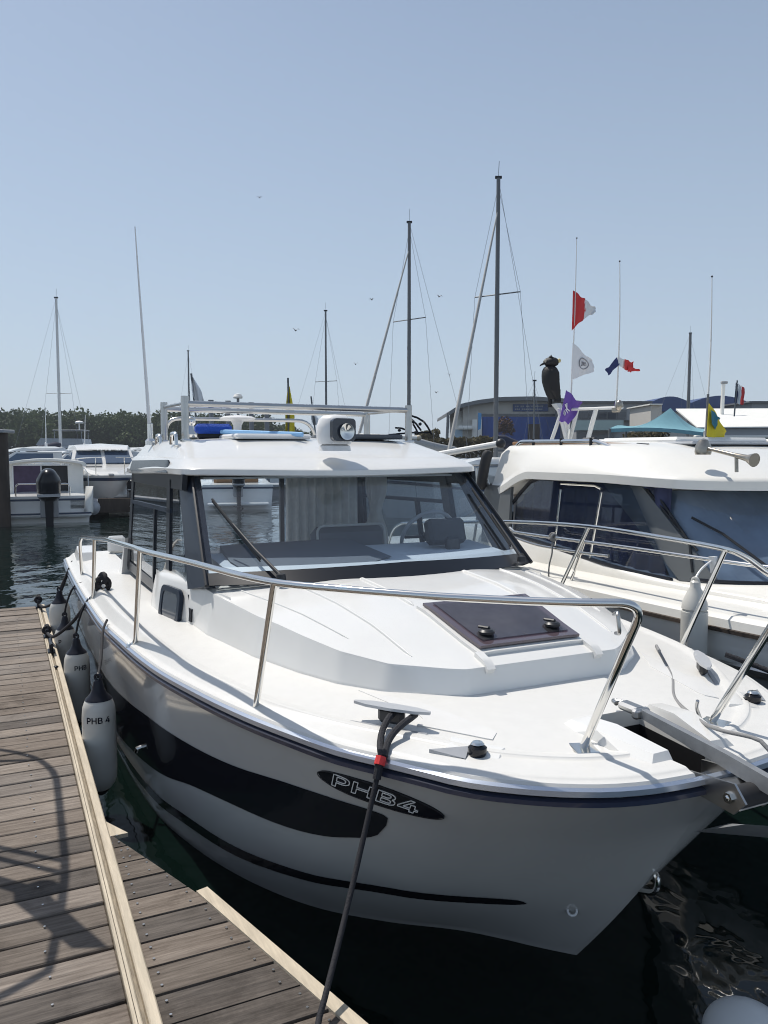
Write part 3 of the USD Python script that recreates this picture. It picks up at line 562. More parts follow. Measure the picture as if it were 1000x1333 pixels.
# roof rack: four posts, two crossbars and a side bar
rk = obj(boat, 'roof_rack', cat_([tube(np.array([(-3.70, -.84, 2.235), (-3.70, .84, 2.228)]), .021, 12), tube(np.array([(-4.45, -.84, 2.235), (-4.45, .84, 2.228)]), .019, 12), tube(np.array([(-3.70, -.825, 2.24), (-4.45, -.825, 2.25)]), .012), tube(np.array([(-3.70, .825, 2.235), (-4.45, .825, 2.235)]), .012)]), 'brushed_steel')
for x in (-3.70, -4.45):
    for y in (-.825, .825):
        obj(rk, 'rack_post', tube(np.array([(x, y, 1.98), (x, y, 2.285 if y < 0 else 2.265)]), .026, 14), 'brushed_steel')
        obj(rk, 'rack_foot', box((.10, .06, .03), (x, y, 1.99), b=.01), 'chrome')
for x, y in ((-3.62, -.90), (-4.30, -.88)): obj(boat, 'grab_handle', tube(fillet([(x, y, 1.96), (x - .02, y, 2.04), (x - .17, y, 2.04), (x - .19, y, 1.97)], .03), .012, 8), 'chrome')
# searchlight
sl = obj(boat, 'searchlight', cat_([rev([(0, 0), (.10, 0), (.095, .03), (.075, .04), (0, .045)], 28, (-2.93, -.08, 1.925)), rev([(0, .0), (.098, .0), (.112, .045), (.112, .10), (.098, .15), (.07, .175), (0, .182)], 32, (-2.93, -.08, 1.965))]), 'plastic_white', smooth=40)
lookM = frame((-2.93 + .082, -.08 + .012, 2.052), (-.14, .99, 0), (0, 0, 1))
lens = trimesh.creation.extrude_polygon(Polygon(rr(.080, .068, .026)), .034, engine='earcut')
obj(sl, 'lamp_glass', mul(lookM, lens), 'window_dark', smooth=20)
obj(sl, 'lamp_reflector', mul(lookM, move(rev([(0, 0), (.02, .0), (.045, .012), (.05, .016), (.04, .014), (.015, .004), (0, .003)], 24), (.01, -.012, .0355))), 'chrome')
# TV dome antenna, horn, aerials on the roof
obj(boat, 'tv_aerial', rev([(0, 0), (.045, 0), (.04, .02), (.028, .03), (.032, .10), (.05, .135), (.13, .148), (.14, .158), (.11, .17), (0, .182)], 28, (-4.42, -.28, 2.02)), 'plastic_white', smooth=50)
obj(boat, 'horn', cat_([rev([(0, 0), (.05, .0), (.055, .02), (.03, .06), (.02, .1), (0, .1)], 18, (-4.5, -.62, 2.03)), ball(.04, (-4.5, -.62, 2.15), 2)]), 'chrome')
wa = obj(boat, 'whip_aerial', tube(np.array([(-4.62, -.90, 2.02), (-4.64, -.915, 2.4), (-4.68, -.95, 3.2), (-4.70, -.965, 3.60)]), [.016, .012, .007, .004], 8), 'plastic_white')
obj(wa, 'aerial_base', cat_([rev([(0, 0), (.04, 0), (.04, .03), (.022, .05), (.022, .16), (0, .17)], 14, (-4.62, -.90, 1.97))]), 'chrome')
obj(boat, 'aft_roof_rail', tube(fillet([(-5.05, -.72, 1.99), (-5.0, -.70, 2.19), (-5.0, .52, 2.19), (-5.05, .62, 1.99)], .12), .016, 10), 'brushed_steel')
# guard rail: one bent tube from the bow foot along the side, with its stanchions
def railpath():
    P = [(-.335, .283, .985), (-.055, .310, 1.497), (-.180, .435, 1.487), (-.368, .585, 1.476), (-.552, .75, 1.472), (-.758, .923, 1.472), (-1.006, 1.086, 1.47), (-1.64, 1.232, 1.468), (-2.27, 1.345, 1.458), (-3.1, 1.385, 1.42), (-3.9, 1.392, 1.352), (-4.9, 1.385, 1.265), (-5.1, 1.385, 1.20), (-5.25, 1.36, .88)]
    a = fillet(P[:3], .075, 8); b = curve(P[2:12], 60); c = fillet(P[11:], .12, 6); return np.vstack([a, b[1:], c[1:]])
for sgn in (-1, 1):
    fl = np.array([1, sgn, 1])
    gr = obj(boat, 'guard_rail', tube(railpath() * fl, .0128, 14), 'chrome', smooth=60)
    obj(gr, 'rail_foot', rotz(box((.105, .075, .006), (0, 0, 0), b=.002), 20 * sgn).apply_translation(np.array([-.335, .283, .982]) * fl), 'chrome')
    obj(gr, 'rail_eye', tube(fillet([(-.355, .25, .985), (-.365, .235, 1.03), (-.35, .225, 1.06)], .02) * fl, .006, 8), 'brushed_steel')
    for (a, b) in (((-1.006, 1.086, 1.47), (-1.255, 1.085, .95)), ((-2.27, 1.345, 1.458), (-2.58, 1.330, .945)), ((-3.87, 1.392, 1.353), (-4.12, 1.385, .93))):
        st = obj(gr, 'stanchion', tube(fillet([a, b, np.array(b) + [-.01, .035, -.035]], .03) * fl, .0122, 12), 'chrome', smooth=60)
        obj(st, 'stanchion_cup', ball(.024, (np.array(b) + [-.008, .03, -.03]) * fl, 2, (1, .8, 1.1)), 'chrome')
lb = np.array([-.20, -.30, 1.42])
obj(boat, 'rail_loop', tube(fillet([(-.19, .30, 1.44), (-.13, .34, 1.46), (-.12, .34, 1.40), (-.18, .30, 1.385)], .02) * [1, -1, 1], .006, 8), 'brushed_steel')
# stern: quarter mouldings, cockpit door post, fairleads
obj(boat, 'cockpit_moulding', hull([(-4.98, -1.09, .93), (-5.12, -1.09, .93), (-5.05, -.96, .93), (-5.2, -.96, .93), (-5.0, -1.05, 1.23), (-5.14, -1.05, 1.12), (-5.05, -.97, 1.24), (-5.2, -.97, 1.14)]), 'gelcoat', smooth=20)
obj(boat, 'quarter_moulding', cat_([hull([(-6.0, -1.36, .87), (-6.55, -1.34, .87), (-6.0, -1.16, .87), (-6.55, -1.12, .87), (-6.1, -1.32, 1.0), (-6.5, -1.30, 1.02), (-6.1, -1.2, 1.0), (-6.5, -1.16, 1.02)]), box((.08, .16, .16), (-6.4, -.95, 1.03), b=.02)]), 'gelcoat', smooth=20)
sc = obj(boat, 'spring_cleat', cat_([box((.14, .05, .02), (-4.15, -1.325, .975), b=.006), tube(np.array([(-4.05, -1.325, 1.01), (-4.25, -1.325, 1.01)]), .013)]), 'chrome')
obj(boat, 'deck_vent', move(rev([(0, 0), (.05, 0), (.045, .012), (0, .016)], 18), (-3.5, -1.16, .962)), 'alu_grey')
obj(boat, 'hull_skin_fitting', cat_([mul(frame(hull_xyz(5, .30, -1, .002), (.60, .80, 0), (-.45, .35, .82)), trimesh.creation.torus(.016, .004, 18, 6))]), 'plastic_white')
obj(boat, 'hull_skin_fitting', tube(np.array([hull_xyz(43.5, .36, -1, .0), hull_xyz(43.5, .36, -1, .025), hull_xyz(43.5, .34, -1, .03)]), .012, 8), 'chrome')
e0 = np.array([-.36, 0, .455])
obj(boat, 'bow_eye', tube(fillet([e0 + [-.03, .02, -.05], e0 + [.045, .02, -.02], e0 + [.06, .02, .04], e0 + [.0, .02, .06]], .03), .010, 8), 'chrome')
# name plate: dark oval with an outlined name, lying on the topsides
ii = np.arange(NH)
hk = hull_half(.9); arc = np.r_[0, np.cumsum(np.linalg.norm(np.diff(hk, axis=0), axis=1))]
def plate_pt(a, b, off):                             # a along the plate from its centre (towards the bow positive), b up
    s = np.interp(np.interp(19.6, ii, arc) - a, arc, ii); return hull_xyz(s, .805 + b - .085 * a, -1, off)
LP, HP = .255, .046
rows = []
for u in np.linspace(-1, 1, 33):
    w = math.sqrt(max(1 - u * u, 0)) ; rows.append([plate_pt(u * LP, v * HP * max(w, .04), .004) for v in np.linspace(-1, 1, 7)])
np_ = obj(boat, 'name_plate', slab(np.array(rows)[::-1] if 0 else np.array(rows), .004), 'black_gloss', smooth=40)
def outline_text(txt, h):
    from shapely.geometry import MultiPolygon
    from shapely.ops import unary_union
    m = meshkit.text_mesh(txt, h, .002, bold=True); z0 = m.vertices[:, 2].min()
    f = m.faces[np.abs(m.face_normals[:, 2] - 1) < 1e-3]
    return unary_union([Polygon(m.vertices[t][:, :2]).buffer(1e-5) for t in f])
def map_poly(shape, fn, th=.001):
    from shapely import segmentize
    out = []
    for g in getattr(shape, 'geoms', [shape]):
        if g.area < 1e-8: continue
        e = trimesh.creation.extrude_polygon(segmentize(g, .01), th, engine='earcut'); e.vertices = np.array([fn(*v) for v in e.vertices]); out.append(e)
    return cat_(out)
tx = outline_text('PHB4', .050); w0 = tx.bounds
from shapely.affinity import scale as s_scale, translate as s_tr
tx = s_tr(tx, -(w0[0] + w0[2]) / 2, -(w0[1] + w0[3]) / 2); tx = s_scale(tx, .345 / (w0[2] - w0[0]), 1.08, origin=(0, 0))
obj(np_, 'lettering', map_poly(tx.buffer(.0012).difference(tx.buffer(-.0026)), lambda x, y, z: plate_pt(x - .01, y + .002 - 0 * x, .0055 + z)), 'plastic_white', smooth=False)
obj(np_, 'plate_rim', tube(np.array([plate_pt(math.cos(a) * LP, math.sin(a) * HP, .006) for a in np.linspace(0, 2 * math.pi, 60)]), .0016, 5), 'dark_trim')

# ------------------------------------------------------------------ the wooden pontoon the camera stands on
ORG = {}
_obj0 = obj
def obj(parent, name, mesh, mat, smooth=30, label=None, kind=None):   # as before, minus the base of its thing
    mesh = cat_(mesh) if isinstance(mesh, list) else ex(mesh)
    root = '/'.join(parent.split('/')[:3])
    if root in ORG: mesh = move(mesh, -ORG[root])
    return _obj0(parent, name, mesh, mat, smooth, label, kind)
def lthing(name, label, cat, base, group=None, kind=None):             # a thing laid out in the near cruiser's frame
    p = thing(name, label, cat, W(*base), PHI, group, kind); ORG[p] = np.array(base, float); return p
def wthing(name, label, cat, base, group=None, rz=0.0):                # a thing laid out in world coordinates
    p = thing(name, label, cat, base, rz, group); ORG[p] = np.array(base, float); return p
ZP = .42; PITCHP = .132; X_END = -6.76
pont = lthing('pontoon', 'grey weathered wooden plank pontoon with pale edge kerb on the left', 'pontoon', (-3.0, -2.9, 0))
rp = np.random.default_rng(3)
x = X_END; i = 0
while x < 1.3:
    z = ZP + rp.normal(0, .0016); w = PITCHP - .012 - .003 * rp.random()
    m = box((w, 2.55, .03), (x + PITCHP / 2, -1.662 - 1.275, z - .015), b=.0035, rz=rp.normal(0, .06), ry=rp.normal(0, .25))
    obj(pont, 'plank', m, f'plank_{(0, 0, 1, 2, 2, 3, 4)[rp.integers(0, 7)]}', smooth=False); x += PITCHP; i += 1
NPL = i
scr = []
for k in range(NPL):
    xx = X_END + (k + .5) * PITCHP
    for yy in (-1.85, -2.9):
        for dx in ((0,) if yy != -1.85 else (.0,)):
            scr.append(trimesh.creation.cylinder(.0038, .003, sections=8).apply_translation((xx + dx + rp.normal(0, .004), yy + rp.normal(0, .004), ZP + .0035)))
obj(pont, 'plank_screws', scr, 'brushed_steel', kind='stuff')
def kerb(y0, y1, z0, z1, xa=X_END - .02, xb=1.3): return box((xb - xa, y1 - y0, z1 - z0), ((xa + xb) / 2, (y0 + y1) / 2, (z0 + z1) / 2), b=.004)
obj(pont, 'kerb_rail', kerb(-1.660, -1.637, .30, .437), 'kerb_wood', smooth=False)
obj(pont, 'kerb_rail', kerb(-1.622, -1.590, .30, .434), 'kerb_wood', smooth=False)
obj(pont, 'kerb_groove', [kerb(-1.638, -1.621, .30, .421)], 'kerb_groove', smooth=False)
obj(pont, 'kerb_lip', kerb(-1.651, -1.649, .425, .4385), 'kerb_dark', smooth=False)
obj(pont, 'side_beam', [box((8.0, .06, .20), (-2.75, -1.66, .20)), box((.06, 2.6, .26), (X_END - .02, -3.0, .26), b=.005)], 'pile_brown')
for k in range(4): obj(pont, 'float', box((1.5, 2.2, .45), (-6.0 + k * 2.1, -2.95, -.06), b=.05), 'anti_grey')
def pcleat(x, y):
    obj(pont, 'mooring_cleat', [tube(fillet([(x - .11, y, .505), (x, y, .495), (x + .11, y, .505)], .05), .014, 10), tube(np.array([(x - .03, y, .43), (x - .03, y, .495)]), .013), tube(np.array([(x + .03, y, .43), (x + .03, y, .495)]), .013), box((.12, .05, .012), (x, y, .441), b=.003)], 'dark_trim')
pcleat(-6.62, -1.65); pcleat(-5.25, -1.64); pcleat(-4.72, -1.635)
for xk in (-4.25,): obj(pont, 'kerb_bolt', ball(.018, (xk, -1.63, .435), 1, (1, 1, .6)), 'dark_trim')
# triangular bracket deck at the corner with its own planks
from shapely.geometry import Polygon, box as sbox
gus = lthing('corner_deck', 'triangular plank corner deck beside the pontoon kerb below the bow', 'deck', (-.4, -1.4, 0))
tri = Polygon([(-1.595, -1.589), (-1.595, -1.575), (-1.04, -1.366), (1.3, -.735), (1.3, -1.589)])
x = -1.62
while x < 1.25:
    g = tri.intersection(sbox(x + .005, -3, x + .132 - .006, 0))
    if not g.is_empty and g.area > .0005:
        e = trimesh.creation.extrude_polygon(g, .03, engine='earcut'); e.apply_translation((0, 0, ZP - .045 + rp.normal(0, .0012)))
        obj(gus, 'plank', e, f'plank_{(1, 3, 3, 0)[rp.integers(0, 4)]}', smooth=False)
        ymax = g.bounds[3]
        sc_ = [trimesh.creation.cylinder(.0042, .003, sections=8).apply_translation((x + .066 + dd, yy, ZP - .0125)) for yy in (-1.56, ymax - .05) for dd in (-.03, .03) if yy < ymax - .03 or yy == -1.56]
        obj(gus, 'screws', sc_, 'brushed_steel')
    x += .132
def edge(a, b, w0, w1, z0, z1):
    a, b = np.array(a), np.array(b); d = (b - a) / np.linalg.norm(b - a); n = np.array([-d[1], d[0]])
    return prism([tuple(a + n * w0), tuple(b + n * w0), tuple(b + n * w1), tuple(a + n * w1)], z0, z1)
obj(gus, 'edge_board', edge((-1.04, -1.366), (1.3, -.735), .0, .042, .25, .412), 'kerb_wood', smooth=False)
obj(gus, 'side_plate', [edge((-1.595, -1.575), (-1.04, -1.366), -.005, .012, .20, .385), edge((-1.04, -1.366), (1.3, -.735), -.03, 0, .05, .30)], 'kerb_dark', smooth=False)
obj(gus, 'corner_plate', prism([(-1.75, -1.589), (-1.75, -1.588), (-1.60, -1.515), (-1.60, -1.589)], .385, .402), 'kerb_wood', smooth=False)

# ------------------------------------------------------------------ fenders, ropes
FPROF = [(0, 0), (.03, .002), (.06, .018), (.085, .05), (.096, .09), (.098, .14), (.098, .46), (.094, .52), (.078, .565), (.06, .58), (0, .58)]
CAPP = [(0, .575), (.079, .566), (.072, .578), (.050, .60), (.036, .63), (.030, .655), (.026, .675), (.018, .685), (0, .686)]
def fender(x, y, z0, label, txt, rope, turn, tilt=0.0, big=1.0):
    z0 = z0 + .07 * big; big *= .87
    f = lthing('fender', label, 'fender', (x, y, z0), group=None)
    obj(f, 'body', rev(np.array(FPROF) * big, 36, (x, y, z0)), 'fender_white', smooth=50)
    obj(f, 'end_cap', rev(np.array(CAPP) * big, 28, (x, y, z0)), 'fender_navy', smooth=40); obj(f, 'bottom_cap', cat_([rev(np.array([(.045, .0), (.03, -.02), (0, -.022), (0, .004), (.05, .004)])[::-1] * big, 20, (x, y, z0))]), 'fender_navy', smooth=40)
    obj(f, 'eye', mul(frame((x, y, z0 + .70 * big), (.6, .8, 0), (0, 0, 1)), trimesh.creation.torus(.017, .007, 16, 8)), 'fender_navy')
    P = np.array(rope, float); P = curve(np.vstack([[x, y, z0 + .70 * big], P]), 24)
    obj(f, 'lanyard', tube(P, .0075, 8), 'rope_black')
    if txt:
        t_ = outline_text(txt, .031); b_ = t_.bounds; r_ = .0985 * big
        t_ = s_tr(t_, -(b_[0] + b_[2]) / 2, 0)
        obj(f, 'lettering', map_poly(t_, lambda a, b, c: (x + (r_ + c) * math.cos(turn + a / r_), y + (r_ + c) * math.sin(turn + a / r_), z0 + .445 * big + b)), 'fender_navy', smooth=False)
def face(x, y): return math.atan2(-1.923 - y, 1.623 - x)                     # the side turned to the pontoon's walkers
fender(-2.72, -1.505, .065, 'largest looking white fender nearest the camera with name and black cap', 'PHB 4', [(-2.85, -1.475, .80), (-3.12, -1.43, .91), (-3.2, -1.40, .945)], face(-2.72, -1.505) - .05)
fender(-4.10, -1.505, .005, 'white fender second from the bow, hanging lower against the pontoon kerb', 'PHB', [(-4.1, -1.47, .82), (-4.12, -1.41, .92), (-4.14, -1.385, .93)], face(-4.1, -1.5) + .3, big=.98)
fender(-5.05, -1.515, -.01, 'white fender between the two mooring ropes, third from the bow', 'P', [(-5.0, -1.48, .80), (-4.95, -1.44, .88), (-4.9, -1.39, .91)], face(-5.05, -1.5) - .5, big=.96)
fender(-5.75, -1.51, .055, 'white fender farthest aft by the stern of the near cruiser', '', [(-5.8, -1.47, .8), (-5.85, -1.42, .9)], 0, big=1.0)
def rope(name, label, pts, r, mat, extra=(), n=50):
    P = curve(pts, n); b = P.mean(0); p = lthing(name, label, 'rope', b)
    obj(p, 'line', tube(P, r, 8), mat, smooth=60)
    for nm, m, mt in extra: obj(p, nm, m, mt)
    return p
knot = lambda c, s=1.0: cat_([mul(frame(c, (1, 0, 0), (0, 1, 0)), trimesh.creation.torus(.03 * s, .012 * s, 16, 8)), mul(frame(np.array(c) + [0, 0, .02 * s], (1, .3, 0), (0, .3, 1)), trimesh.creation.torus(.032 * s, .012 * s, 16, 8)), mul(frame(np.array(c) + [.02 * s, 0, .01], (0, .3, 1), (0, 1, 0)), trimesh.creation.torus(.03 * s, .012 * s, 16, 8))])
rope('mooring_rope', 'black spring rope from the pontoon cleat up to the side cleat', [(-5.25, -1.64, .485), (-4.95, -1.62, .50), (-4.6, -1.50, .66), (-4.3, -1.38, .90), (-4.16, -1.33, 1.0)], .0125, 'rope_black',
     [('knot', knot((-5.25, -1.64, .485), .9), 'rope_black'), ('coil', knot((-4.15, -1.325, 1.0), 1.5), 'rope_black')])
rope('mooring_rope', 'black stern rope curving from the far pontoon cleat to the stern', [(-6.62, -1.65, .50), (-6.4, -1.62, .475), (-6.25, -1.52, .54), (-6.2, -1.44, .72), (-6.2, -1.39, .86), (-6.22, -1.36, .91)], .0125, 'rope_black', [('knot', knot((-6.62, -1.65, .50), .9), 'rope_black')])
g0 = np.array([-.582, -.880, .952]); e0_ = np.array([-.235, -1.225, .43])
sag = [g0 + (e0_ - g0) * w - np.array([.03, .02, .17]) * math.sin(math.pi * w ** .8) * .62 for w in np.linspace(0, 1, 10)]
rope('mooring_rope', 'black bow rope with red whipping hanging from the deck cleat down to the corner deck', sag + [np.array([.05, -1.30, .40])], .0088, 'rope_black',
     [('eye_splice', [tube(curve([(-.83, -.70, 1.018), (-.77, -.755, 1.02), (-.70, -.82, .995), g0 + [0.003, .004, .012]], 20), .0115, 8), tube(curve([(-.755, -.665, 1.018), (-.70, -.73, 1.02), (-.65, -.81, .998), g0 + [.006, .01, .012]], 20), .0115, 8), tube(np.array([g0 + [0, 0, .01], sag[1] * .45 + g0 * .55]), .0135, 8)], 'rope_black'),
      ('whipping', tube(np.array([g0 + [-.004, .004, .012], g0 + [.006, -.008, -.010]]), .0175, 10), 'red')])
rope('anchor_line', 'thin grey line running from the bow rail over the foredeck and down to the water', [(-.93, .62, 1.06), (-1.16, .83, 1.005), (-.98, .70, .995), (-.775, .54, .992), (-.55, .33, .992), (-.386, .235, 1.0), (-.156, .13, 1.03), (-.02, .12, 1.05), (.05, .13, .98), (.06, .15, .70), (.06, .18, .40), (.10, .26, .22), (.30, .45, .08), (.6, .7, -.05)], .0068, 'rope_grey', n=90)
bu = lthing('mooring_buoy', 'white scuffed mooring buoy with a dark rope in the bottom right corner', 'buoy', (-.02, .18, 0))
obj(bu, 'float', ball(.12, (-.05, .16, .06), 3, (1.15, 1.1, .85)), 'plastic_white', smooth=True)
obj(bu, 'rope_loop', tube(curve([(-.02, .10, .10), (-.0, .18, .13), (.02, .26, .10), (.1, .3, .2), (.3, .4, .4)], 20), .008), 'rope_black')

# ------------------------------------------------------------------ the neighbouring cream cruiser
NY = 3.13
def N(x, dy, z): return W(x, NY + dy, z)
nb = thing('motor_cruiser', 'cream cabin cruiser with dark curtained side windows on the right of the near boat', 'motorboat', N(0, 0, 0), PHI)
G2 = half([(.9, 0), (.86, .22), (.66, .56), (.3, .86), (-.3, 1.13), (-1.2, 1.31), (-2.2, 1.39), (-3.2, 1.42), (-4.2, 1.42), (-6.3, 1.38)])
W2 = half([(.15, 0), (-.1, .25), (-.7, .66), (-1.5, .98), (-2.5, 1.18), (-3.2, 1.24), (-4.2, 1.27), (-6.3, 1.25)])
def lay(k, z): return ring(W2 * (1 - k) + G2 * k, z)
GZ = .905 + .03 * smooth01((G2[:, 0] + 2) / 3)
obj(nb, 'hull', rings([ring(W2 * .96, -.25), lay(0, 0.0), lay(.30, .25), lay(.60, .5), lay(.78, .66)]), 'anti_grey', smooth=40)
obj(nb, 'topsides', rings([lay(.80, .70), lay(.90, .74), lay(.965, .82), lay(.99, GZ - .02)], False, False), 'gelcoat', smooth=40)
obj(nb, 'silver_stripe', band([ring(inset(W2 * .22 + G2 * .78, -.004), .655), ring(inset(W2 * .20 + G2 * .80, -.012), .668), ring(inset(W2 * .18 + G2 * .82, -.012), .70), ring(inset(W2 * .18 + G2 * .82, -.004), .712)]), 'brushed_steel')
obj(nb, 'rubbing_strake', band([ring(inset(G2, .01), GZ - .022), ring(inset(G2, -.012), GZ - .018), ring(inset(G2, -.012), GZ + .004), ring(inset(G2, .01), GZ + .008)]), 'pile_brown')
CB = half([(-1.30, 0), (-1.36, .35), (-1.62, .68), (-2.0, .90), (-2.4, 1.0), (-3.0, 1.05), (-3.8, 1.07), (-4.55, 1.06), (-5.8, 1.06)])
FB = half([(-.1, 0), (-.2, .35), (-.6, .68), (-1.2, .90), (-1.9, 1.02), (-2.6, 1.09), (-3.8, 1.11), (-4.55, 1.10), (-5.8, 1.10)])
obj(nb, 'deck', rings([ring(inset(G2, .004), GZ + .006), ring(inset(G2, .012), GZ + .055), ring(inset(G2, .04), GZ + .075), ring(inset(G2, .07), GZ + .078), ring(FB * .6 + inset(G2, .07) * .4, 1.0), ring(FB, 1.015)]), 'cream', smooth=30)
SZ = 1.055 + .145 * smooth01((-2.3 - CB[:, 0]) / 2.0) + .06 * smooth01((CB[:, 0] + 2.2) / .8)
obj(nb, 'coachroof', rings([ring(FB, .98), ring(FB * .97 + CB * .03, 1.035), ring(FB * .55 + CB * .45, SZ * .65 + 1.03 * .35), ring(CB, SZ), ring(inset(CB, .03), SZ + .012), ring((CB + [3, 0]) * .5 - [3, 0], SZ.mean() * 0 + 1.14)]), 'cream', smooth=26)
EV = half([(-2.12, 0), (-2.17, .40), (-2.36, .72), (-2.62, .92), (-2.95, 1.0), (-3.6, 1.03), (-4.2, 1.02), (-4.5, .99)])
n_cb = int(NH)
def nside(x, z):                                         # starboard/port cabin side surface
    w = (z - 1.1) / .6; return 1.065 - .035 * w - .06 * smooth01((x + 3.0) / .8)
# windscreen, sunshade and pillars
CBw = half([(-1.34, 0), (-1.40, .35), (-1.64, .66), (-2.0, .87), (-2.34, .965)], 40, 1.0); EVw = half([(-2.12, 0), (-2.17, .38), (-2.33, .68), (-2.52, .86), (-2.74, .945)], 40, 1.0)
def nws(i, w, off=0.0):
    a, b = np.r_[CBw[i], 1.075 + .045 * smooth01((CBw[i, 0] + 2.2) / .8)], np.r_[EVw[i], 1.69]; p = a + (b - a) * w; return p + np.array([.55, .25 * p[1], .8]) * off
scr_ = np.array([[nws(i, w) for w in np.linspace(0, 1, 8)] for i in range(40)]); scr_full = np.vstack([scr_[::-1] * [1, -1, 1], scr_[1:]])
obj(nb, 'windscreen', grid(scr_full[::-1]), 'blue_glass', smooth=True)
rs = np.random.default_rng(5)
crk = scr_full - np.array([.05, 0, .05]); crk = crk + np.stack([meshkit.fbm(crk.reshape(-1, 3) * 7.0).reshape(crk.shape[:2]) * .02] * 3, -1) * [1, 0, 1]
obj(nb, 'sunshade', grid(crk[::-1]), 'sunshade', smooth=False)
obj(nb, 'windscreen_seal', cat_([tube(np.array([nws(i, .0, .004) * [1, s, 1] for i in range(40)]), .014, 6) for s in (-1, 1)]), 'dark_trim')
for s in (-1, 1):
    f = np.array([1, s, 1])
    obj(nb, 'windscreen_pillar', hull([np.array(p) * f for p in ((-2.30, .985, 1.06), (-2.05, .90, 1.07), (-2.72, .965, 1.70), (-3.05, 1.02, 1.70), (-2.30, .95, 1.06), (-2.06, .87, 1.07), (-2.72, .92, 1.70), (-3.05, .98, 1.70))]), 'panel_grey', smooth=15)
    def sp(x, z, o=0.0): return np.array([x, (nside(x, z) + o), z]) * f
    flip = (lambda m: m)
    gx = np.linspace(-4.16, -2.34, 16)
    def sill(x): return 1.06 + .14 * smooth01((-2.3 - x) / 2.0)
    def archz(x): return 1.70 - .26 * smooth01((-3.75 - x) / .5) ** 1.5
    gp = np.array([[sp(x - .0 + (-.42 * (w) if x > -2.6 else -.42 * w * smooth01((x + 3.4) / .8)), sill(x) + (archz(x) - sill(x)) * w) for w in np.linspace(0, 1, 6)] for x in gx])
    sw_ = obj(nb, 'side_window', slab(gp if s > 0 else gp[::-1], .005), 'blue_glass', smooth=40)
    cpz = np.array([[sp(x, sill(x) + .0 + (archz(x) - sill(x)) * w, -.07 + .016 * math.sin(x * 46) * (.5 + .5 * math.sin(x * 9))) for w in np.linspace(0, 1, 4)] for x in np.linspace(-4.2, -2.45, 140)])
    obj(sw_, 'window_curtain', grid(cpz), 'curtain_blue', smooth=True)
    obj(sw_, 'window_frame', cat_([tube(np.array([sp(x, sill(x), .004) for x in gx]), .018, 6), tube(np.array([sp(x - (.42 * smooth01((x + 3.4) / .8)), archz(x), .004) for x in gx[:-3]]), .016, 6), tube(np.array([sp(-4.16, z, .003) for z in (sill(-4.16), 1.40)]), .016, 6)]), 'dark_trim')
    for (xa, xb) in ((-3.53, -3.50), (-3.10, -3.02)):
        obj(sw_, 'window_divider', tube(np.array([sp(xa, sill(xa), .008), sp(xb, 1.62, .008)]), .010, 8), 'chrome')
    obj(sw_, 'window_divider', tube(np.array([sp(x, 1.665 - .02 * (abs(x + 3.3) > .25), .008) for x in np.linspace(-3.5, -3.03, 8)]), .008, 6), 'chrome')
    wing = np.array([[sp(x, z, .012) for z in np.linspace(1.10, 1.62, 6)] for x in np.linspace(-4.56, -4.14, 5)])
    obj(nb, 'aft_wing', slab(wing if s > 0 else wing[::-1], .03), 'panel_grey', smooth=30)
# roof
RO2 = half([(-1.86, 0), (-1.93, .40), (-2.10, .72), (-2.40, .96), (-2.85, 1.07), (-3.5, 1.10), (-4.1, 1.095), (-4.5, 1.06)])
RM2 = half([(-2.0, 0), (-2.06, .38), (-2.24, .68), (-2.52, .90), (-2.92, 1.02), (-3.5, 1.06), (-4.1, 1.055), (-4.48, 1.03)])
RT2 = half([(-2.6, 0), (-2.63, .40), (-2.76, .66), (-2.98, .80), (-3.25, .87), (-3.6, .90), (-4.0, .91), (-4.42, .90)])
ez = 1.665 + .03 * smooth01((-2.1 - RO2[:, 0]) / 1.0) - .17 * smooth01((-3.85 - RO2[:, 0]) / .6)
rz_ = [ring(inset(RO2, .10), ez + .005), ring(RO2, ez), ring(inset(RO2, .0), ez + .06), ring(inset(RO2, .014), ez + .085), ring(RM2, ez + .125), ring(RM2 * .55 + RT2 * .45, 1.90 - .02 * smooth01((RT2[:, 0] + 3) * 2)), ring(RT2 * .85 + RM2 * .15, 1.953 - .02 * smooth01((RT2[:, 0] + 3) * 2)), ring(RT2, 1.972 - .03 * smooth01((RT2[:, 0] + 3) * 2))]
for k in np.linspace(.92, .05, 7):
    h = (RT2 - [-3.7, 0]) * k + [-3.7, 0]; rz_.append(ring(h, 1.978 + .035 * (1 - k * k) - .03 * smooth01((h[:, 0] + 3) * 2)))
rf2 = obj(nb, 'hardtop', rings(rz_), 'cream', smooth=22)
obj(nb, 'cabin_core', box((2.0, 1.6, .5), (-3.5, 0, 1.30)), 'interior')
obj(rf2, 'roof_recess', box((.75, 1.1, .02), (-3.05, .05, 1.985), b=.006), 'grey_boat')
obj(rf2, 'sliding_hatch', cat_([box((.85, 1.0, .05), (-3.35, .1, 2.01), b=.018), box((.9, .05, .05), (-3.3, -.45, 2.0), b=.015), box((.9, .05, .05), (-3.3, .65, 2.0), b=.015)]), 'gelcoat')
for s in (-1, 1):
    gh = obj(rf2, 'roof_handrail', tube(fillet([(-4.35, s * .88, 1.965), (-4.28, s * .88, 2.01), (-3.3, s * .86, 2.005), (-3.15, s * .85, 1.955)], .08), .017, 10), 'chrome')
    for xx in (-4.1, -3.72, -3.35): obj(gh, 'rail_post', tube(np.array([(xx, s * .875, 1.94), (xx, s * .875, 2.03)]), .012), 'black_rubber')
bh = lthing('boat_hook', 'wooden boat hook lying along the roof rail of the cream cruiser', 'boat hook', (-3.7, NY - .80, 2.0))
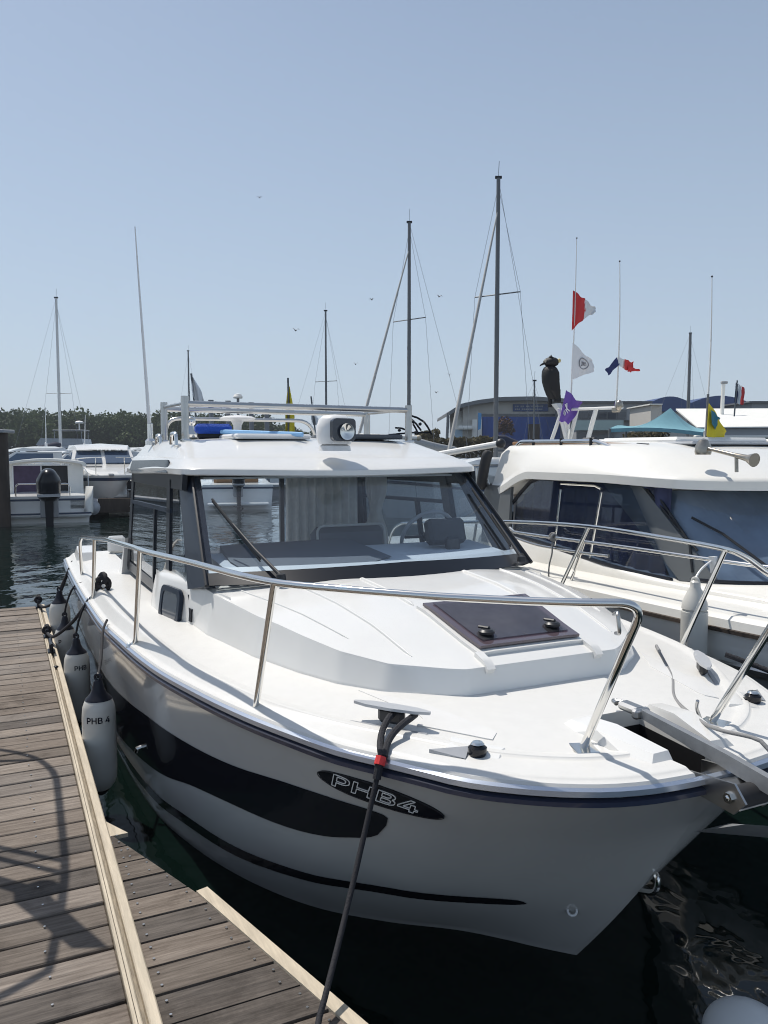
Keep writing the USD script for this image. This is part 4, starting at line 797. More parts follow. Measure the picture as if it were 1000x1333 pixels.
obj(bh, 'shaft', tube(np.array([(-4.45, NY - .84, 1.995), (-3.6, NY - .80, 1.992), (-2.95, NY - .72, 1.965)]), .015, 8), 'teak')
obj(bh, 'hook_end', cat_([tube(np.array([(-3.0, NY - .725, 1.967), (-2.9, NY - .71, 1.962)]), .02, 8), box((.16, .05, .04), (-3.52, NY - .74, 2.015), b=.012)]), 'black_plastic')
hn = obj(rf2, 'horn', cat_([rev([(0, 0), (.05, 0), (.055, .02), (.05, .06), (.03, .1), (0, .11)], 18, (-2.32, -.78, 1.90))]), 'brass_worn')
hx = np.array([(-2.35, -.78, 1.955), (-2.05, -.80, 1.90), (-1.88, -.815, 1.868)])
obj(hn, 'horn_trumpet', tube(np.array([hx[0], hx[1], hx[1] * .35 + hx[2] * .65, hx[2]]), [.011, .014, .022, .045], 14), 'brass_worn', smooth=50)
obj(hn, 'horn_foot', tube(np.array([(-2.03, -.80, 1.89), (-2.02, -.805, 1.79)]), .012), 'brass_worn')
# canvas roll, spar and details at the aft edge
obj(nb, 'canvas_roll', tube(curve([(-4.46, -1.10, 1.93), (-4.50, -1.12, 1.78), (-4.53, -1.13, 1.58)], 12), np.r_[.03, .048 * np.ones(10), .03], 12), 'black_rubber')
obj(nb, 'arch_strut', [tube(np.array([(-4.53, -1.13, 1.56), (-4.60, -1.17, 1.05)]), .012), tube(np.array([(-4.52, -1.12, 1.50), (-4.9, -1.12, 1.62)]), .012)], 'brushed_steel')
sp_ = lthing('passerelle', 'pale aluminium spar lying across behind the cream cruiser roof', 'spar', (-5.0, NY - 1.2, 1.9))
obj(sp_, 'tube', tube(np.array([(-4.42, NY - 1.0, 1.995), (-5.5, NY - 1.52, 1.82)]), .028, 10), 'mast_white'); obj(sp_, 'end_fitting', ball(.045, (-4.42, NY - 1.0, 1.995), 2), 'black_plastic')
# guard rail of the cream cruiser
rpn = curve([(-3.78, -1.33, 1.30), (-3.72, -1.335, 1.275), (-3.2, -1.345, 1.28), (-2.3, -1.325, 1.288), (-1.5, -1.27, 1.285), (-.6, -1.08, 1.29), (.2, -.78, 1.32), (.6, -.46, 1.35)], 60)
for s in (-1, 1):
    f = np.array([1, -s, 1])
    gr = obj(nb, 'guard_rail', tube(rpn * f, .0125, 12), 'chrome', smooth=60)
    obj(gr, 'lower_rail', tube(curve([(-3.80, -1.335, 1.245), (-3.3, -1.345, 1.20), (-2.6, -1.33, 1.21)], 20) * f + [0, 0, 0], .011, 10) if s < 0 else tube(curve([(-3.80, -1.335, 1.245), (-3.3, -1.345, 1.235), (-2.6, -1.33, 1.26)], 20) * f, .011, 10), 'chrome', smooth=60)
    for (a, b) in (((-1.12, -1.22, 1.286), (-1.28, -1.25, .98)), ((-.3, -.98, 1.295), (-.5, -1.02, .99)), ((-2.85, -1.335, 1.284), (-3.0, -1.33, .97))):
        obj(gr, 'stanchion', tube(np.array([a, b]) * f, .0115, 10), 'chrome', smooth=60)
wpn = obj(nb, 'wiper', [tube(np.array([nws(36, .04, .03) * [1, -1, 1], nws(34, .35, .035) * [1, -1, 1], nws(36, .80, .03) * [1, -1, 1]]), .009, 6)], 'black_plastic')
obj(wpn, 'wiper_blade', tube(np.array([nws(33, .28, .02) * [1, -1, 1], nws(38, .92, .02) * [1, -1, 1]]), .008, 6), 'black_rubber')
obj(nb, 'wiper', [tube(np.array([nws(22, .04, .03) * [1, -1, 1], nws(27, .45, .03) * [1, -1, 1], nws(31, .62, .025) * [1, -1, 1]]), .009, 6)], 'black_plastic')
obj(nb, 'stern_steering_wheel', mul(frame((-2.72, -.62, 1.22), (0, 1, 0), (.4, 0, .9)), trimesh.creation.torus(.16, .012, 28, 8)), 'alu_grey')
# fender hanging between the two boats
fx_, fy_ = -1.72, NY - 1.46
nf = lthing('fender', 'plain white fender hung by a white lanyard from the cream cruiser rail', 'fender', (fx_, fy_, .60))
obj(nf, 'body', rev([(0, .0), (.05, .01), (.072, .05), (.075, .09), (.075, .40), (.074, .42), (.066, .425), (.066, .43), (.074, .435), (.070, .47), (.045, .53), (.03, .56), (.028, .59), (.018, .60), (0, .60)], 30, (fx_, fy_, .58)), 'fender_white', smooth=40)
obj(nf, 'eye', mul(frame((fx_, fy_, 1.175), (.9, .43, 0), (0, 0, 1)), trimesh.creation.torus(.018, .009, 18, 8)), 'fender_white')
obj(nf, 'lanyard', [tube(curve([(fx_, fy_, 1.19), (fx_ - .01, fy_ + .07, 1.25), (fx_, NY - 1.30, 1.295)], 10), .006), hull([(fx_ - .02, NY - 1.34, 1.31), (fx_ + .02, NY - 1.34, 1.31), (fx_ - .02, NY - 1.32, 1.21), (fx_ + .02, NY - 1.32, 1.21), (fx_, NY - 1.29, 1.31)])], 'plastic_white')
rope('lanyard', 'short grey lanyard knotted on the rail of the cream cruiser aft of the fender', [(-3.2, NY - 1.35, 1.29), (-3.17, NY - 1.37, 1.18), (-3.2, NY - 1.37, 1.08), (-3.22, NY - 1.36, .98)], .006, 'rope_grey', [('knot', knot((-3.2, NY - 1.345, 1.27), .8), 'rope_grey')])
rope('mooring_rope', 'black mooring rope running from the port bow fairlead towards the cream cruiser', [(-.93, 1.02, 1.0), (-.80, 1.10, .96), (-.4, 1.25, .85), (.1, 1.5, .7)], .012, 'rope_black')
# arch with staffs on the roof
arch = obj(nb, 'radar_arch', [tube(np.array([(-4.70, -.10, 2.33), (-3.95, -.02, 2.315)]), .014), tube(np.array([(-4.28, -.04, 2.31), (-4.40, -.04, 2.0)]), .022), tube(np.array([(-4.72, -.13, 2.34), (-4.70, -.03, 2.0)]), .020), tube(np.array([(-4.70, -.10, 2.33), (-4.80, -.16, 2.0)]), .018), tube(np.array([(-4.66, .05, 2.33), (-4.78, .05, 2.0)]), .02)], 'mast_white')
obj(arch, 'arch_clamp', [ball(.035, (-3.98, -.03, 2.335), 2, (1, 1, 1.4)), box((.08, .05, .05), (-4.03, -.02, 2.30), b=.01)], 'brass_worn')
owl_arm = obj(nb, 'mast_bracket', [hull([(-4.98, -.02, 2.40), (-4.90, -.02, 2.40), (-4.98, .04, 2.41), (-4.90, .04, 2.41), (-4.80, -.02, 2.25), (-4.73, -.02, 2.25), (-4.80, .04, 2.25)]), tube(np.array([(-4.77, 0, 2.27), (-4.74, 0, 2.0)]), .022)], 'cream')
# scarecrow owl figure
ob = np.array([-5.0, NY - .02, 2.43]); fw = np.array([-.45, -.89])      # looks to the left of the picture
ow = lthing('owl_decoy', 'black plastic owl scarecrow perched on a bracket above the cream cruiser', 'owl decoy', ob)
def op(f, s, z): return ob + np.array([fw[0] * f - fw[1] * s, fw[1] * f + fw[0] * s, z])
def blob(c, rf, rs_, rz2, sub=3):
    m = trimesh.creation.icosphere(sub, 1.0); v = m.vertices * [rf, rs_, rz2]
    m.vertices = np.array([op(c[0] + a[0], c[1] + a[1], c[2] + a[2]) for a in v]); return m
body = rev([(0, .02), (.045, .022), (.06, .06), (.072, .12), (.088, .19), (.094, .25), (.088, .30), (.070, .335), (.045, .352), (0, .36)], 28)
body.vertices = np.array([op(v[0] * .95 - .10 * (v[2] - .2) ** 2 / .04 * .35 * (1 if v[2] < .2 else -.3), v[1], v[2]) for v in body.vertices])
obj(ow, 'body', body, 'owl_black', smooth=50)
hd = obj(ow, 'head', cat_([blob((-.005, 0, .392), .078, .066, .052), hull([op(*p) for p in ((.05, -.035, .405), (.05, .035, .405), (.045, -.03, .375), (.045, .03, .375), (.105, -.008, .368), (.105, .008, .368), (.112, 0, .350))])]), 'owl_black', smooth=40)
for s in (-1, 1):
    obj(hd, 'ear_tuft', hull([op(*p) for p in ((.03, s * .03, .425), (-.02, s * .045, .425), (.0, s * .02, .43), (.005, s * .048, .462))]), 'owl_black')
    obj(hd, 'eye_disc', blob((.058, s * .034, .400), .012, .018, .018, 2), 'owl_face', smooth=True)
    obj(ow, 'wing', hull(np.vstack([blob((-.02, s * .076, .27), .055, .020, .05, 2).vertices, blob((-.035, s * .07, .13), .05, .018, .05, 2).vertices, blob((-.06, s * .045, .05), .025, .014, .03, 2).vertices])), 'owl_black', smooth=50)
obj(hd, 'crest', blob((-.082, .02, .405), .018, .018, .022, 2), 'owl_horn')
obj(ow, 'tail', hull([op(*p) for p in ((-.02, -.05, .12), (-.02, .05, .12), (-.095, -.04, .12), (-.095, .04, .12), (-.045, -.045, -.005), (-.045, .045, -.005), (-.105, -.035, -.005), (-.105, .035, -.005))]), 'owl_black', smooth=20)
obj(ow, 'perch_peg', tube(np.array([op(0, 0, -.06), op(0, 0, .06)]), .022), 'owl_black')
# flag staffs and flags
def staff(label, px, base, tip, r=.009):
    p = lthing('flag_staff', label, 'flag staff', (base[0], NY + base[1], base[2]))
    P = np.array([base, tip]) + [0, NY, 0]
    P = P[0] + (P[1] - P[0]) * np.linspace(0, 1, 12)[:, None]; P[:, 0] += .02 * np.sin(np.linspace(0, 3.1, 12))
    obj(p, 'pole', tube(P, np.linspace(r, r * .35, 12), 8), 'mast_white', smooth=60)
    obj(p, 'pole_tip', ball(r * .9, P[-1], 1), 'black_plastic'); obj(p, 'pole_base', tube(np.array([P[0], P[0] + (P[1] - P[0]) * .8]), r * 1.7, 8), 'chrome')
staff('tallest thin flag staff carrying the red, white and purple flags', 0, (-4.69, -.03, 2.0), (-4.615, -.03, 3.954))
staff('thin middle flag staff with the wrapped tricolour flag', 0, (-4.022, -.03, 2.29), (-4.015, -.03, 3.612))
staff('thin right flag staff behind the yellow flag', 0, (-3.0, -.03, 1.99), (-2.977, -.03, 3.277))
def fpatch(corners, D, u0, u1, amp=.02, waves=2.2, n=14, droop=0.0, phase=0.0, dd=.12):
    """A piece of waving cloth between photograph corners (top hoist, bottom hoist, top fly, bottom fly) at depth D."""
    c = [at(px, py, D + (dd if i > 1 else 0)) for i, (px, py) in enumerate(corners)]
    P = np.zeros((n, 12, 3))
    for i, u in enumerate(np.linspace(u0, u1, n)):
        for j, v in enumerate(np.linspace(0, 1, 12)):
            p = (c[0] * (1 - v) + c[1] * v) * (1 - u) + (c[2] * (1 - v) + c[3] * v) * u
            P[i, j] = p + np.array([.35, .8, .25]) * amp * math.sin(waves * 2 * math.pi * (u + .35 * v) + phase) * min(1, u * 3) + np.array([0, 0, -droop * u * u]) + np.array([.5 * math.sin(9 * v + 3 * u + phase), .6 * math.sin(14 * u + 6 * v), math.sin(8 * u + 4 * v + phase)]) * amp * .55 * u
    return slab(P, .003)
def flag(label, base, pieces, cat='flag'):
    p = wthing('flag', label, cat, base)
    for nm, m, mt in pieces: obj(p, nm, m, mt, smooth=60)
    return p
D1 = 7.78
K = [(746, 378), (744.5, 430), (781, 400), (776, 407)]
flag('red and white flag, uppermost on the tallest staff', at(746, 404, D1), [('red_panel', fpatch([(746, 378), (744.5, 430), (762, 390), (760, 415)], D1, 0, 1, .02, 1.0), 'red_cloth'), ('white_panel', fpatch([(762, 390), (760, 415), (776, 402), (774, 407)], D1 + .12, 0, 1, .02, 1.3, phase=.6), 'white_cloth')])
wf = [(745.5, 446), (743, 495), (771, 470), (774, 483)]
fl_ = flag('white flag with a grey round emblem below the red one', at(745, 470, D1), [('cloth', fpatch(wf, D1, 0, 1, .018, 1.1, phase=.4), 'white_cloth')])
def on_flag(corners, D, u, v, amp, waves, phase=0.0, dd=.12, off=-.006):
    c = [at(px, py, D + (dd if i > 1 else 0)) for i, (px, py) in enumerate(corners)]
    p = (c[0] * (1 - v) + c[1] * v) * (1 - u) + (c[2] * (1 - v) + c[3] * v) * u
    return p + np.array([.35, .8, .25]) * amp * math.sin(waves * 2 * math.pi * (u + .35 * v) + phase) * min(1, u * 3) + np.array([0, off, 0])
def on_curve(corners, D, uv, r, *a): return tube(np.array([on_flag(corners, D, u, v, *a) for u, v in uv]), r, 5)
ccs = [(.56 + .20 * math.cos(a), .48 + .24 * math.sin(a)) for a in np.linspace(0, 6.283, 24)]
obj(fl_, 'emblem', [on_curve(wf, D1, ccs, .005, .018, 1.1, .4)] + [on_curve(wf, D1, [(.48 + .05 * k, .40), (.50 + .05 * k, .50), (.46 + .06 * k, .58)], .006, .018, 1.1, .4) for k in range(4)], 'grey_print')
pf = [(737, 508), (728, 548), (758, 526), (741, 551)]
fl_ = flag('purple flag with white lettering hanging lowest on the tallest staff', at(735, 530, D1 - .1), [('cloth', fpatch(pf, D1 - .12, 0, 1, .025, 1.2), 'purple_cloth')])
obj(fl_, 'emblem', [on_curve(pf, D1 - .12, q, .006, .025, 1.2) for q in ([(.12, .42), (.35, .5), (.55, .52)], [(.2, .36), (.3, .48)], [(.2, .62), (.22, .74), (.32, .62), (.34, .74)], [(.25, .55), (.5, .62)])], 'white_cloth')
D2 = 7.24
flag('blue white and red tricolour wrapped round the middle staff', at(803, 476, D2), [('blue_panel', fpatch([(803, 465), (807, 474), (788, 482), (793, 488)], D2, 0, 1, .015, 1.0, dd=-.1), 'navy_cloth'), ('white_panel', fpatch([(803, 465), (805, 476), (815, 468), (813, 480)], D2 + .02, 0, 1, .012, 1.0), 'white_cloth'),
     ('red_panel', fpatch([(814, 468), (813, 481), (825, 472), (822, 484)], D2 + .1, 0, 1, .015, 1.2), 'red_cloth'), ('red_tip', fpatch([(818, 477), (817, 484), (833, 481), (832, 482.5)], D2 + .12, 0, 1, .01, 1.0), 'red_cloth')])
D3 = 6.30
yf = [(923, 525), (920, 567), (946, 560), (938, 583)]
fl_ = flag('yellow flag with a blue green emblem drooping from the right staff', at(921, 550, D3), [('cloth', fpatch(yf, D3 - .03, 0, 1, .025, 1.0, droop=.02), 'yellow_cloth'), ('staff', tube(np.array([at(922, 513, D3), at(919, 583, D3)]), .010, 8), 'mast_alu')])
obj(fl_, 'emblem', fpatch([(926, 534), (927, 552), (938, 545), (934, 562)], D3 - .055, 0, 1, .02, .8), 'teal_cloth', smooth=60)
mk('blue_dark', (.04, .07, .12), .1, coat=.4); mk('purple_curtain', (.075, .05, .095), .8, var=.3, vscale=9)
mk('furl_sail', (.45, .44, .42), .8, var=.15, vscale=2, stretch=(1, 1, .3))

# ------------------------------------------------------------------ background boats
def simple_hull(L, B, F, bowF=None, tr=.86, wl=.80, n=40, rake=.5):
    """Half outlines of a small boat, stern at x = 0 and bow at x = L: (gunwale, waterline, gunwale height)."""
    bowF = bowF or F * 1.25
    g = half([(L, 0), (L * .985, B * .12), (L * .93, B * .26), (L * .82, B * .39), (L * .65, B * .475), (L * .45, B * .5), (L * .2, B * .49), (0, B * .5 * tr / .86 * .93)], n, 1.2)
    w = half([(L - rake, 0), (L * .985 - rake, B * .07), (L * .93 - rake * .9, B * .17), (L * .82 - rake * .7, B * .29), (L * .65 - rake * .3, B * .40 * wl / .8), (L * .45, B * .45 * wl / .8), (L * .2, B * .46 * wl / .8), (0, B * .44 * wl / .8)], n, 1.2)
    z = F + (bowF - F) * smooth01((g[:, 0] - L * .3) / (L * .7)); return g, w, z
def put_hull(p, g, w, z, mat, stripe=None, name='hull', deck='deck_white', cock=None):
    obj(p, name, rings([ring(w * .97, -.2), ring(w, 0), ring(w * .5 + g * .5, z * .5), ring(w * .12 + g * .88, z * .86), ring(g, z), ring(inset(g, .03), z + .03), ring(inset(g, .10), z + .03)]), mat, smooth=35)
    if stripe: obj(p, 'rubbing_strake', band([ring(inset(w * .10 + g * .90, .0), z * .86), ring(inset(w * .1 + g * .9, -.025), z * .87), ring(inset(w * .06 + g * .94, -.025), z * .93), ring(inset(w * .06 + g * .94, .0), z * .94)]), stripe)
def outboard(p, x, y, z, s=1.0, name='outboard_motor', white=False):
    """An outboard engine on a transom at x, powerhead up at z; behind is -x."""
    om = obj(p, name, hull(np.vstack([ball(1, (x - .24 * s, y, z + .16 * s), 2, (.24 * s, .165 * s, .10 * s)).vertices, ball(1, (x - .27 * s, y, z + .36 * s), 2, (.27 * s, .175 * s, .16 * s)).vertices, ball(1, (x - .31 * s, y, z + .44 * s), 2, (.22 * s, .13 * s, .13 * s)).vertices])), 'engine_black', smooth=50)
    obj(om, 'engine_leg', [hull([(x - a * s, y + b * s, z + c * s) for a, b, c in ((.12, -.07, .1), (.12, .07, .1), (.40, -.06, .1), (.40, .06, .1), (.18, -.04, -.62), (.18, .04, -.62), (.38, -.04, -.62), (.38, .04, -.62))]),
        hull([(x - a * s, y + b * s, z + c * s) for a, b, c in ((.10, -.14, -.42), (.10, .14, -.42), (.5, -.10, -.42), (.5, .10, -.42), (.1, -.14, -.45), (.5, .1, -.45), (.1, .14, -.45), (.5, -.1, -.45))])], 'engine_black', smooth=20)
    obj(om, 'clamp_bracket', box((.22 * s, .26 * s, .34 * s), (x + .02 * s, y, z - .02 * s), b=.02), 'engine_grey')
    obj(om, 'cowl_band', hull([(x - a * s, y + b * s, z + c * s) for a, b, c in ((.0, -.165, .17), (.0, .165, .17), (.555, -.155, .15), (.555, .155, .15), (.0, -.165, .20), (.0, .165, .20), (.555, -.155, .19), (.555, .155, .19))]), 'engine_grey')
    pr = [hull([(x - (.44 + .04 * k2) * s, y + (r * math.cos(a + k2 * .3)) * s, z - .60 * s + r * math.sin(a + k2 * .3) * s) for k2 in (0, 1) for r in (.03, .13, .17)]) for a in (0, 2.09, 4.19)]
    obj(om, 'propeller', pr + [ball(.045 * s, (x - .42 * s, y, z - .60 * s), 2, (1.6, 1, 1))], 'engine_black', kind='stuff')
    return om
def rail_on(p, g, z, x0, x1, h=.55, r=.014, npost=4, mat='chrome', ins=.06):
    gi = inset(g, ins); o = np.argsort(gi[:, 0]); xs = np.linspace(x0, x1, 26)
    for s in (-1, 1):
        y = np.interp(xs, gi[o, 0], gi[o, 1]); zz = np.interp(xs, gi[o, 0], z[o])
        P = np.c_[xs, s * y, zz + h * smooth01((xs - x0) / .25 + .12)]
        a = obj(p, 'guard_rail', tube(P, r, 8), mat, smooth=60)
        for k in np.linspace(3, 24, npost).astype(int): obj(a, 'stanchion', tube(np.array([[xs[k], s * y[k], zz[k]], P[k]]), r * .9, 6), mat)

# the pilothouse boat with its transom to us, left of the near cruiser
D = 21.4; pb = at(60, 680, D); az = math.degrees(math.atan2(pb[0], pb[1]))
pil = thing('fishing_boat', 'small cream pilothouse fishing boat seen from astern with a black outboard, left edge', 'motorboat', (pb[0], pb[1], 0), 90 - az - 1)
g, w, z = simple_hull(5.9, 2.45, .70, 1.05)
put_hull(pil, g, w, z, 'gelcoat', 'navy_trim')
for s in (-1, 1):
    obj(pil, 'quarter', hull([(0, s * a, b) for a, b in ((1.20, .25), (.98, .25), (1.22, .98), (1.0, .72))] + [(-.16, s * a, b) for a, b in ((1.14, .28), (.96, .28), (1.12, .62), (1.0, .55))] + [(.9, s * 1.22, .95), (.9, s * 1.05, .95), (.9, s * 1.2, .4), (.9, s * 1.0, .4)]), 'cream', smooth=40)
obj(pil, 'transom', [box((.08, 2.05, .42), (.10, 0, .42), b=.02), box((.35, 2.3, .12), (-.05, 0, .22), b=.05)], 'plastic_white')
obj(pil, 'blue_line', box((.02, 2.28, .045), (-.235, 0, .27)), 'navy_trim')
hx0, hx1 = 1.35, 3.5
def arch(wd, z0, z1, crown, r=.16, n=10):
    P = [(-wd, z0)] + [(-wd + r - r * math.cos(a), z1 - r + r * math.sin(a)) for a in np.linspace(0, math.pi / 2, 6)] + [(y, z1 + crown * (1 - (y / (wd - r)) ** 2)) for y in np.linspace(-wd + r, wd - r, n)[1:-1]] + [(wd - r + r * math.sin(a), z1 - r + r * math.cos(a)) for a in np.linspace(0, math.pi / 2, 6)] + [(wd, z0)]
    return P
def yz_prism(poly, x0, x1):
    m = prism(poly, x0, x1); v = m.vertices[:, [2, 0, 1]].copy(); m.vertices = v; return m
outer = arch(1.0, .55, 1.60, .09); inner = arch(.93, .60, 1.54, .085, .13)
from shapely.geometry import Polygon as Pg
sh = Pg(outer).difference(Pg(inner)); shell = trimesh.creation.extrude_polygon(sh, hx1 - hx0, engine='earcut'); shell.apply_translation((0, 0, hx0)); shell.vertices = shell.vertices[:, [2, 0, 1]]
obj(pil, 'wheelhouse', [shell], 'cream', smooth=30)
rsh = trimesh.creation.extrude_polygon(Pg(arch(1.1, 1.50, 1.63, .09, .1)).difference(Pg(arch(.99, 1.40, 1.585, .085, .1))), 2.4, engine='earcut'); rsh.apply_translation((0, 0, hx0 - .12)); rsh.vertices = rsh.vertices[:, [2, 0, 1]]
obj(pil, 'roof', rsh, 'cream', smooth=30)
obj(pil, 'back_wall', box((.04, .34, 1.0), (hx0 + .03, -.76, 1.05)), 'cream'); obj(pil, 'back_wall', box((.04, .10, 1.0), (hx0 + .03, .89, 1.05)), 'cream')
obj(pil, 'curtained_window', box((.03, .72, 1.0), (hx0 + .03, .48, 1.05)), 'purple_curtain')
dr = obj(pil, 'door', box((.03, .70, 1.0), (hx0 + .16, -.24, 1.05)), 'dark_opening')
obj(dr, 'door_frame', [box((.03, .03, 1.0), (hx0 + .01, .11, 1.05)), box((.03, .03, 1.0), (hx0 + .01, .84, 1.05)), box((.03, 1.5, .03), (hx0 + .01, .12, 1.54))], 'plastic_white')
obj(dr, 'door_handle', box((.03, .14, .06), (hx0 - .01, .0, 1.18)), 'plastic_white')
obj(pil, 'fore_cabin', hull([(3.4, -.9, .9), (3.4, .9, .9), (3.4, -.85, 1.5), (3.4, .85, 1.5), (4.9, -.35, 1.0), (4.9, .35, 1.0), (3.9, -.8, 1.45), (3.9, .8, 1.45)]), 'gelcoat', smooth=20)
obj(pil, 'stern_rail', tube(fillet([(.05, .72, .55), (.05, .72, 1.06), (.05, -.62, 1.06), (.05, -.62, .6)], .1), .017, 8), 'chrome')
outboard(pil, -.14, -.10, .50, 1.75)
obj(pil, 'jerry_can', box((.2, .2, .34), (.35, .93, .52), b=.04), 'orange_red')
obj(pil, 'stern_box', box((.3, .45, .3), (.15, -.82, .5), b=.03), 'wall_grey')
t_ = outline_text('820', .22); b_ = t_.bounds
lm = trimesh.util.concatenate([trimesh.creation.extrude_polygon(q, .004, engine='earcut') for q in getattr(t_, 'geoms', [t_])])
lm = mul(frame((.055, -.28, .36), (0, -1, 0), (0, 0, 1)), lm)
obj(pil, 'lettering', lm, 'dark_trim', smooth=False)
rail_on(pil, g, z, 2.2, 5.8, .5, .016, 5)
obj(pil, 'bow_rail_hoop', tube(fillet([(1.3, 1.25, .9), (1.3, 1.3, 1.3), (2.2, 1.28, 1.35)], .15), .015, 8), 'chrome')
# white cabin boat bow-on behind it
def bow_cruiser(px, py, D, label, s=1.0, turn=0.0, L=7.0, B=2.6, hullm='gelcoat', glassm='blue_dark', roofz=2.15, group=None):
    q = at(px, py, D); az = math.degrees(math.atan2(q[0], q[1])); r = math.radians(90 - az + 180 + turn)
    p = thing('cabin_boat', label, 'motorboat', (q[0] - math.cos(r) * L * .5, q[1] - math.sin(r) * L * .5, 0), math.degrees(r), group)
    g, w, z = simple_hull(L, B, .85, 1.2, rake=.8)
    put_hull(p, g, w, z, hullm, 'navy_trim')
    c = L / 7.0; hw = B * .40
    obj(p, 'deck', rings([ring(inset(g, .06), z + .01), ring(inset(g, .12), z + .04)]), 'deck_white')
    obj(p, 'fore_cabin', hull([(5.9 * c, -.35, 1.12), (5.9 * c, .35, 1.12), (5.6 * c, -.3, 1.28), (5.6 * c, .3, 1.28), (4.2 * c, -hw, 1.0), (4.2 * c, hw, 1.0), (4.3 * c, -hw * .93, 1.50), (4.3 * c, hw * .93, 1.50), (2.0 * c, -hw, 1.0), (2.0 * c, hw, 1.0), (2.0, -hw, 1.5), (2.0, hw, 1.5)]), 'gelcoat', smooth=18)
    wh = obj(p, 'wheelhouse', hull([(x, y * hw, zz) for x, zz, k in ((4.25 * c, 1.50, 1), (3.55 * c, roofz - .18, .9), (1.6 * c, 1.0, 1), (1.6 * c, roofz - .18, .93)) for y in (-k, k)] + [(4.25 * c, -hw, 1.0), (4.25 * c, hw, 1.0)]), 'gelcoat', smooth=15)
    for s_ in (-1, 1):
        a = np.array([(4.27 * c, s_ * .06, 1.54), (4.27 * c, s_ * hw * .90, 1.54), (3.60 * c, s_ * hw * .80, roofz - .22), (3.60 * c, s_ * .06, roofz - .22)])
        nrm = np.array([.65, 0, .72]) * .02; f_ = hull(np.vstack([a + nrm, a - nrm]))
        obj(wh, 'windscreen_pane', f_, glassm)
        b = np.array([(4.0 * c, s_ * hw * .99, 1.5), (2.0 * c, s_ * hw * 1.0, 1.5), (2.0 * c, s_ * hw * .95, roofz - .25), (3.5 * c, s_ * hw * .93, roofz - .25)])
        obj(wh, 'side_pane', hull(np.vstack([b + [0, .02 * s_, 0], b - [0, .02 * s_, 0]])), glassm)
    obj(p, 'roof', hull([(x, y * k, zz) for x, k, zz in ((3.75 * c, hw * .78, roofz - .16), (3.6 * c, hw * .8, roofz - .10), (3.2 * c, hw * .85, roofz), (1.5 * c, hw * .95, roofz), (1.3 * c, hw, roofz - .14), (2.4 * c, hw * 1.02, roofz - .14)) for y in (-1, 1)] + [(2.6 * c, 0, roofz + .06), (1.7 * c, 0, roofz + .06)]), 'gelcoat', smooth=30)
    rail_on(p, g, z, L * .42, L * .985, .55, .015, 6)
    obj(p, 'vent_grille', box((.16, .5, .02), (4.75 * c, -.35, 1.42), ry=12), 'dark_trim')
    obj(p, 'anchor_fitting', box((.5, .14, .08), (L, 0, 1.22), b=.02), 'galvanised')
    return p
bow_cruiser(135, 668, 27.5, 'white cabin cruiser bow on with two blue windscreen panes, left background', turn=4)
bow_cruiser(68, 640, 40.0, 'white cabin boat farther back, its roof showing above the fishing boat', turn=-40, roofz=2.0, hullm='pale_blue')
bow_cruiser(18, 640, 36.0, 'white boat half hidden behind the brown pile at the left edge', turn=-80, roofz=2.1)
# inflatable tender moored stern to, right of the fishing boat
q = at(150, 662, 23.5); az = math.degrees(math.atan2(q[0], q[1]))
rib = thing('inflatable_dinghy', 'grey inflatable dinghy with wooden floor beside the fishing boat', 'dinghy', (q[0], q[1], 0), 90 - az)
obj(rib, 'tube', tube(fillet([(-.25, .62, .30), (2.3, .62, .32), (3.2, 0, .48), (2.3, -.62, .32), (-.25, -.62, .30)], .7, 10), np.r_[.10, np.full(33 - 2 - 0, .21), .10][:35] if 0 else .21, 14), 'hypalon', smooth=60)
for s in (-1, 1): obj(rib, 'tube_cone', rev([(0, 0), (.10, .0), (.21, .18), (0, .18)], 14).apply_transform(trimesh.transformations.rotation_matrix(math.pi / 2, [0, 1, 0])).apply_translation((-.42, s * .62, .30)), 'hypalon', smooth=60)
for k in range(6): obj(rib, 'floor_board', box((.34, .84, .03), (.2 + k * .36, 0, .30), b=.006), 'teak')
obj(rib, 'transom_board', box((.05, .95, .42), (.0, 0, .34), b=.01), 'pile_brown'); obj(rib, 'thwart', box((.24, .95, .05), (1.3, 0, .46), b=.01), 'teak')
q = at(160, 655, 25.0); az = math.degrees(math.atan2(q[0], q[1]))
sk = thing('rowing_skiff', 'white open skiff with a tilted outboard between the dinghy and the near cruiser', 'skiff', (q[0] + .25, q[1], 0), 90 - az + 6)
g, w, z = simple_hull(4.2, 1.5, .55, .8); put_hull(sk, g, w, z, 'gelcoat', 'rope_grey')
outboard(sk, -.02, 0, .62, .8); rail_on(sk, g, z, 2.0, 4.1, .4, .014, 3)
obj(sk, 'console', box((.4, .5, .7), (1.6, 0, .8), b=.06), 'plastic_white')
for k in range(3): obj(sk, 'stern_bits', ball(.11, (-.15, -.3 + .3 * k, .18), 1), 'dark_trim')
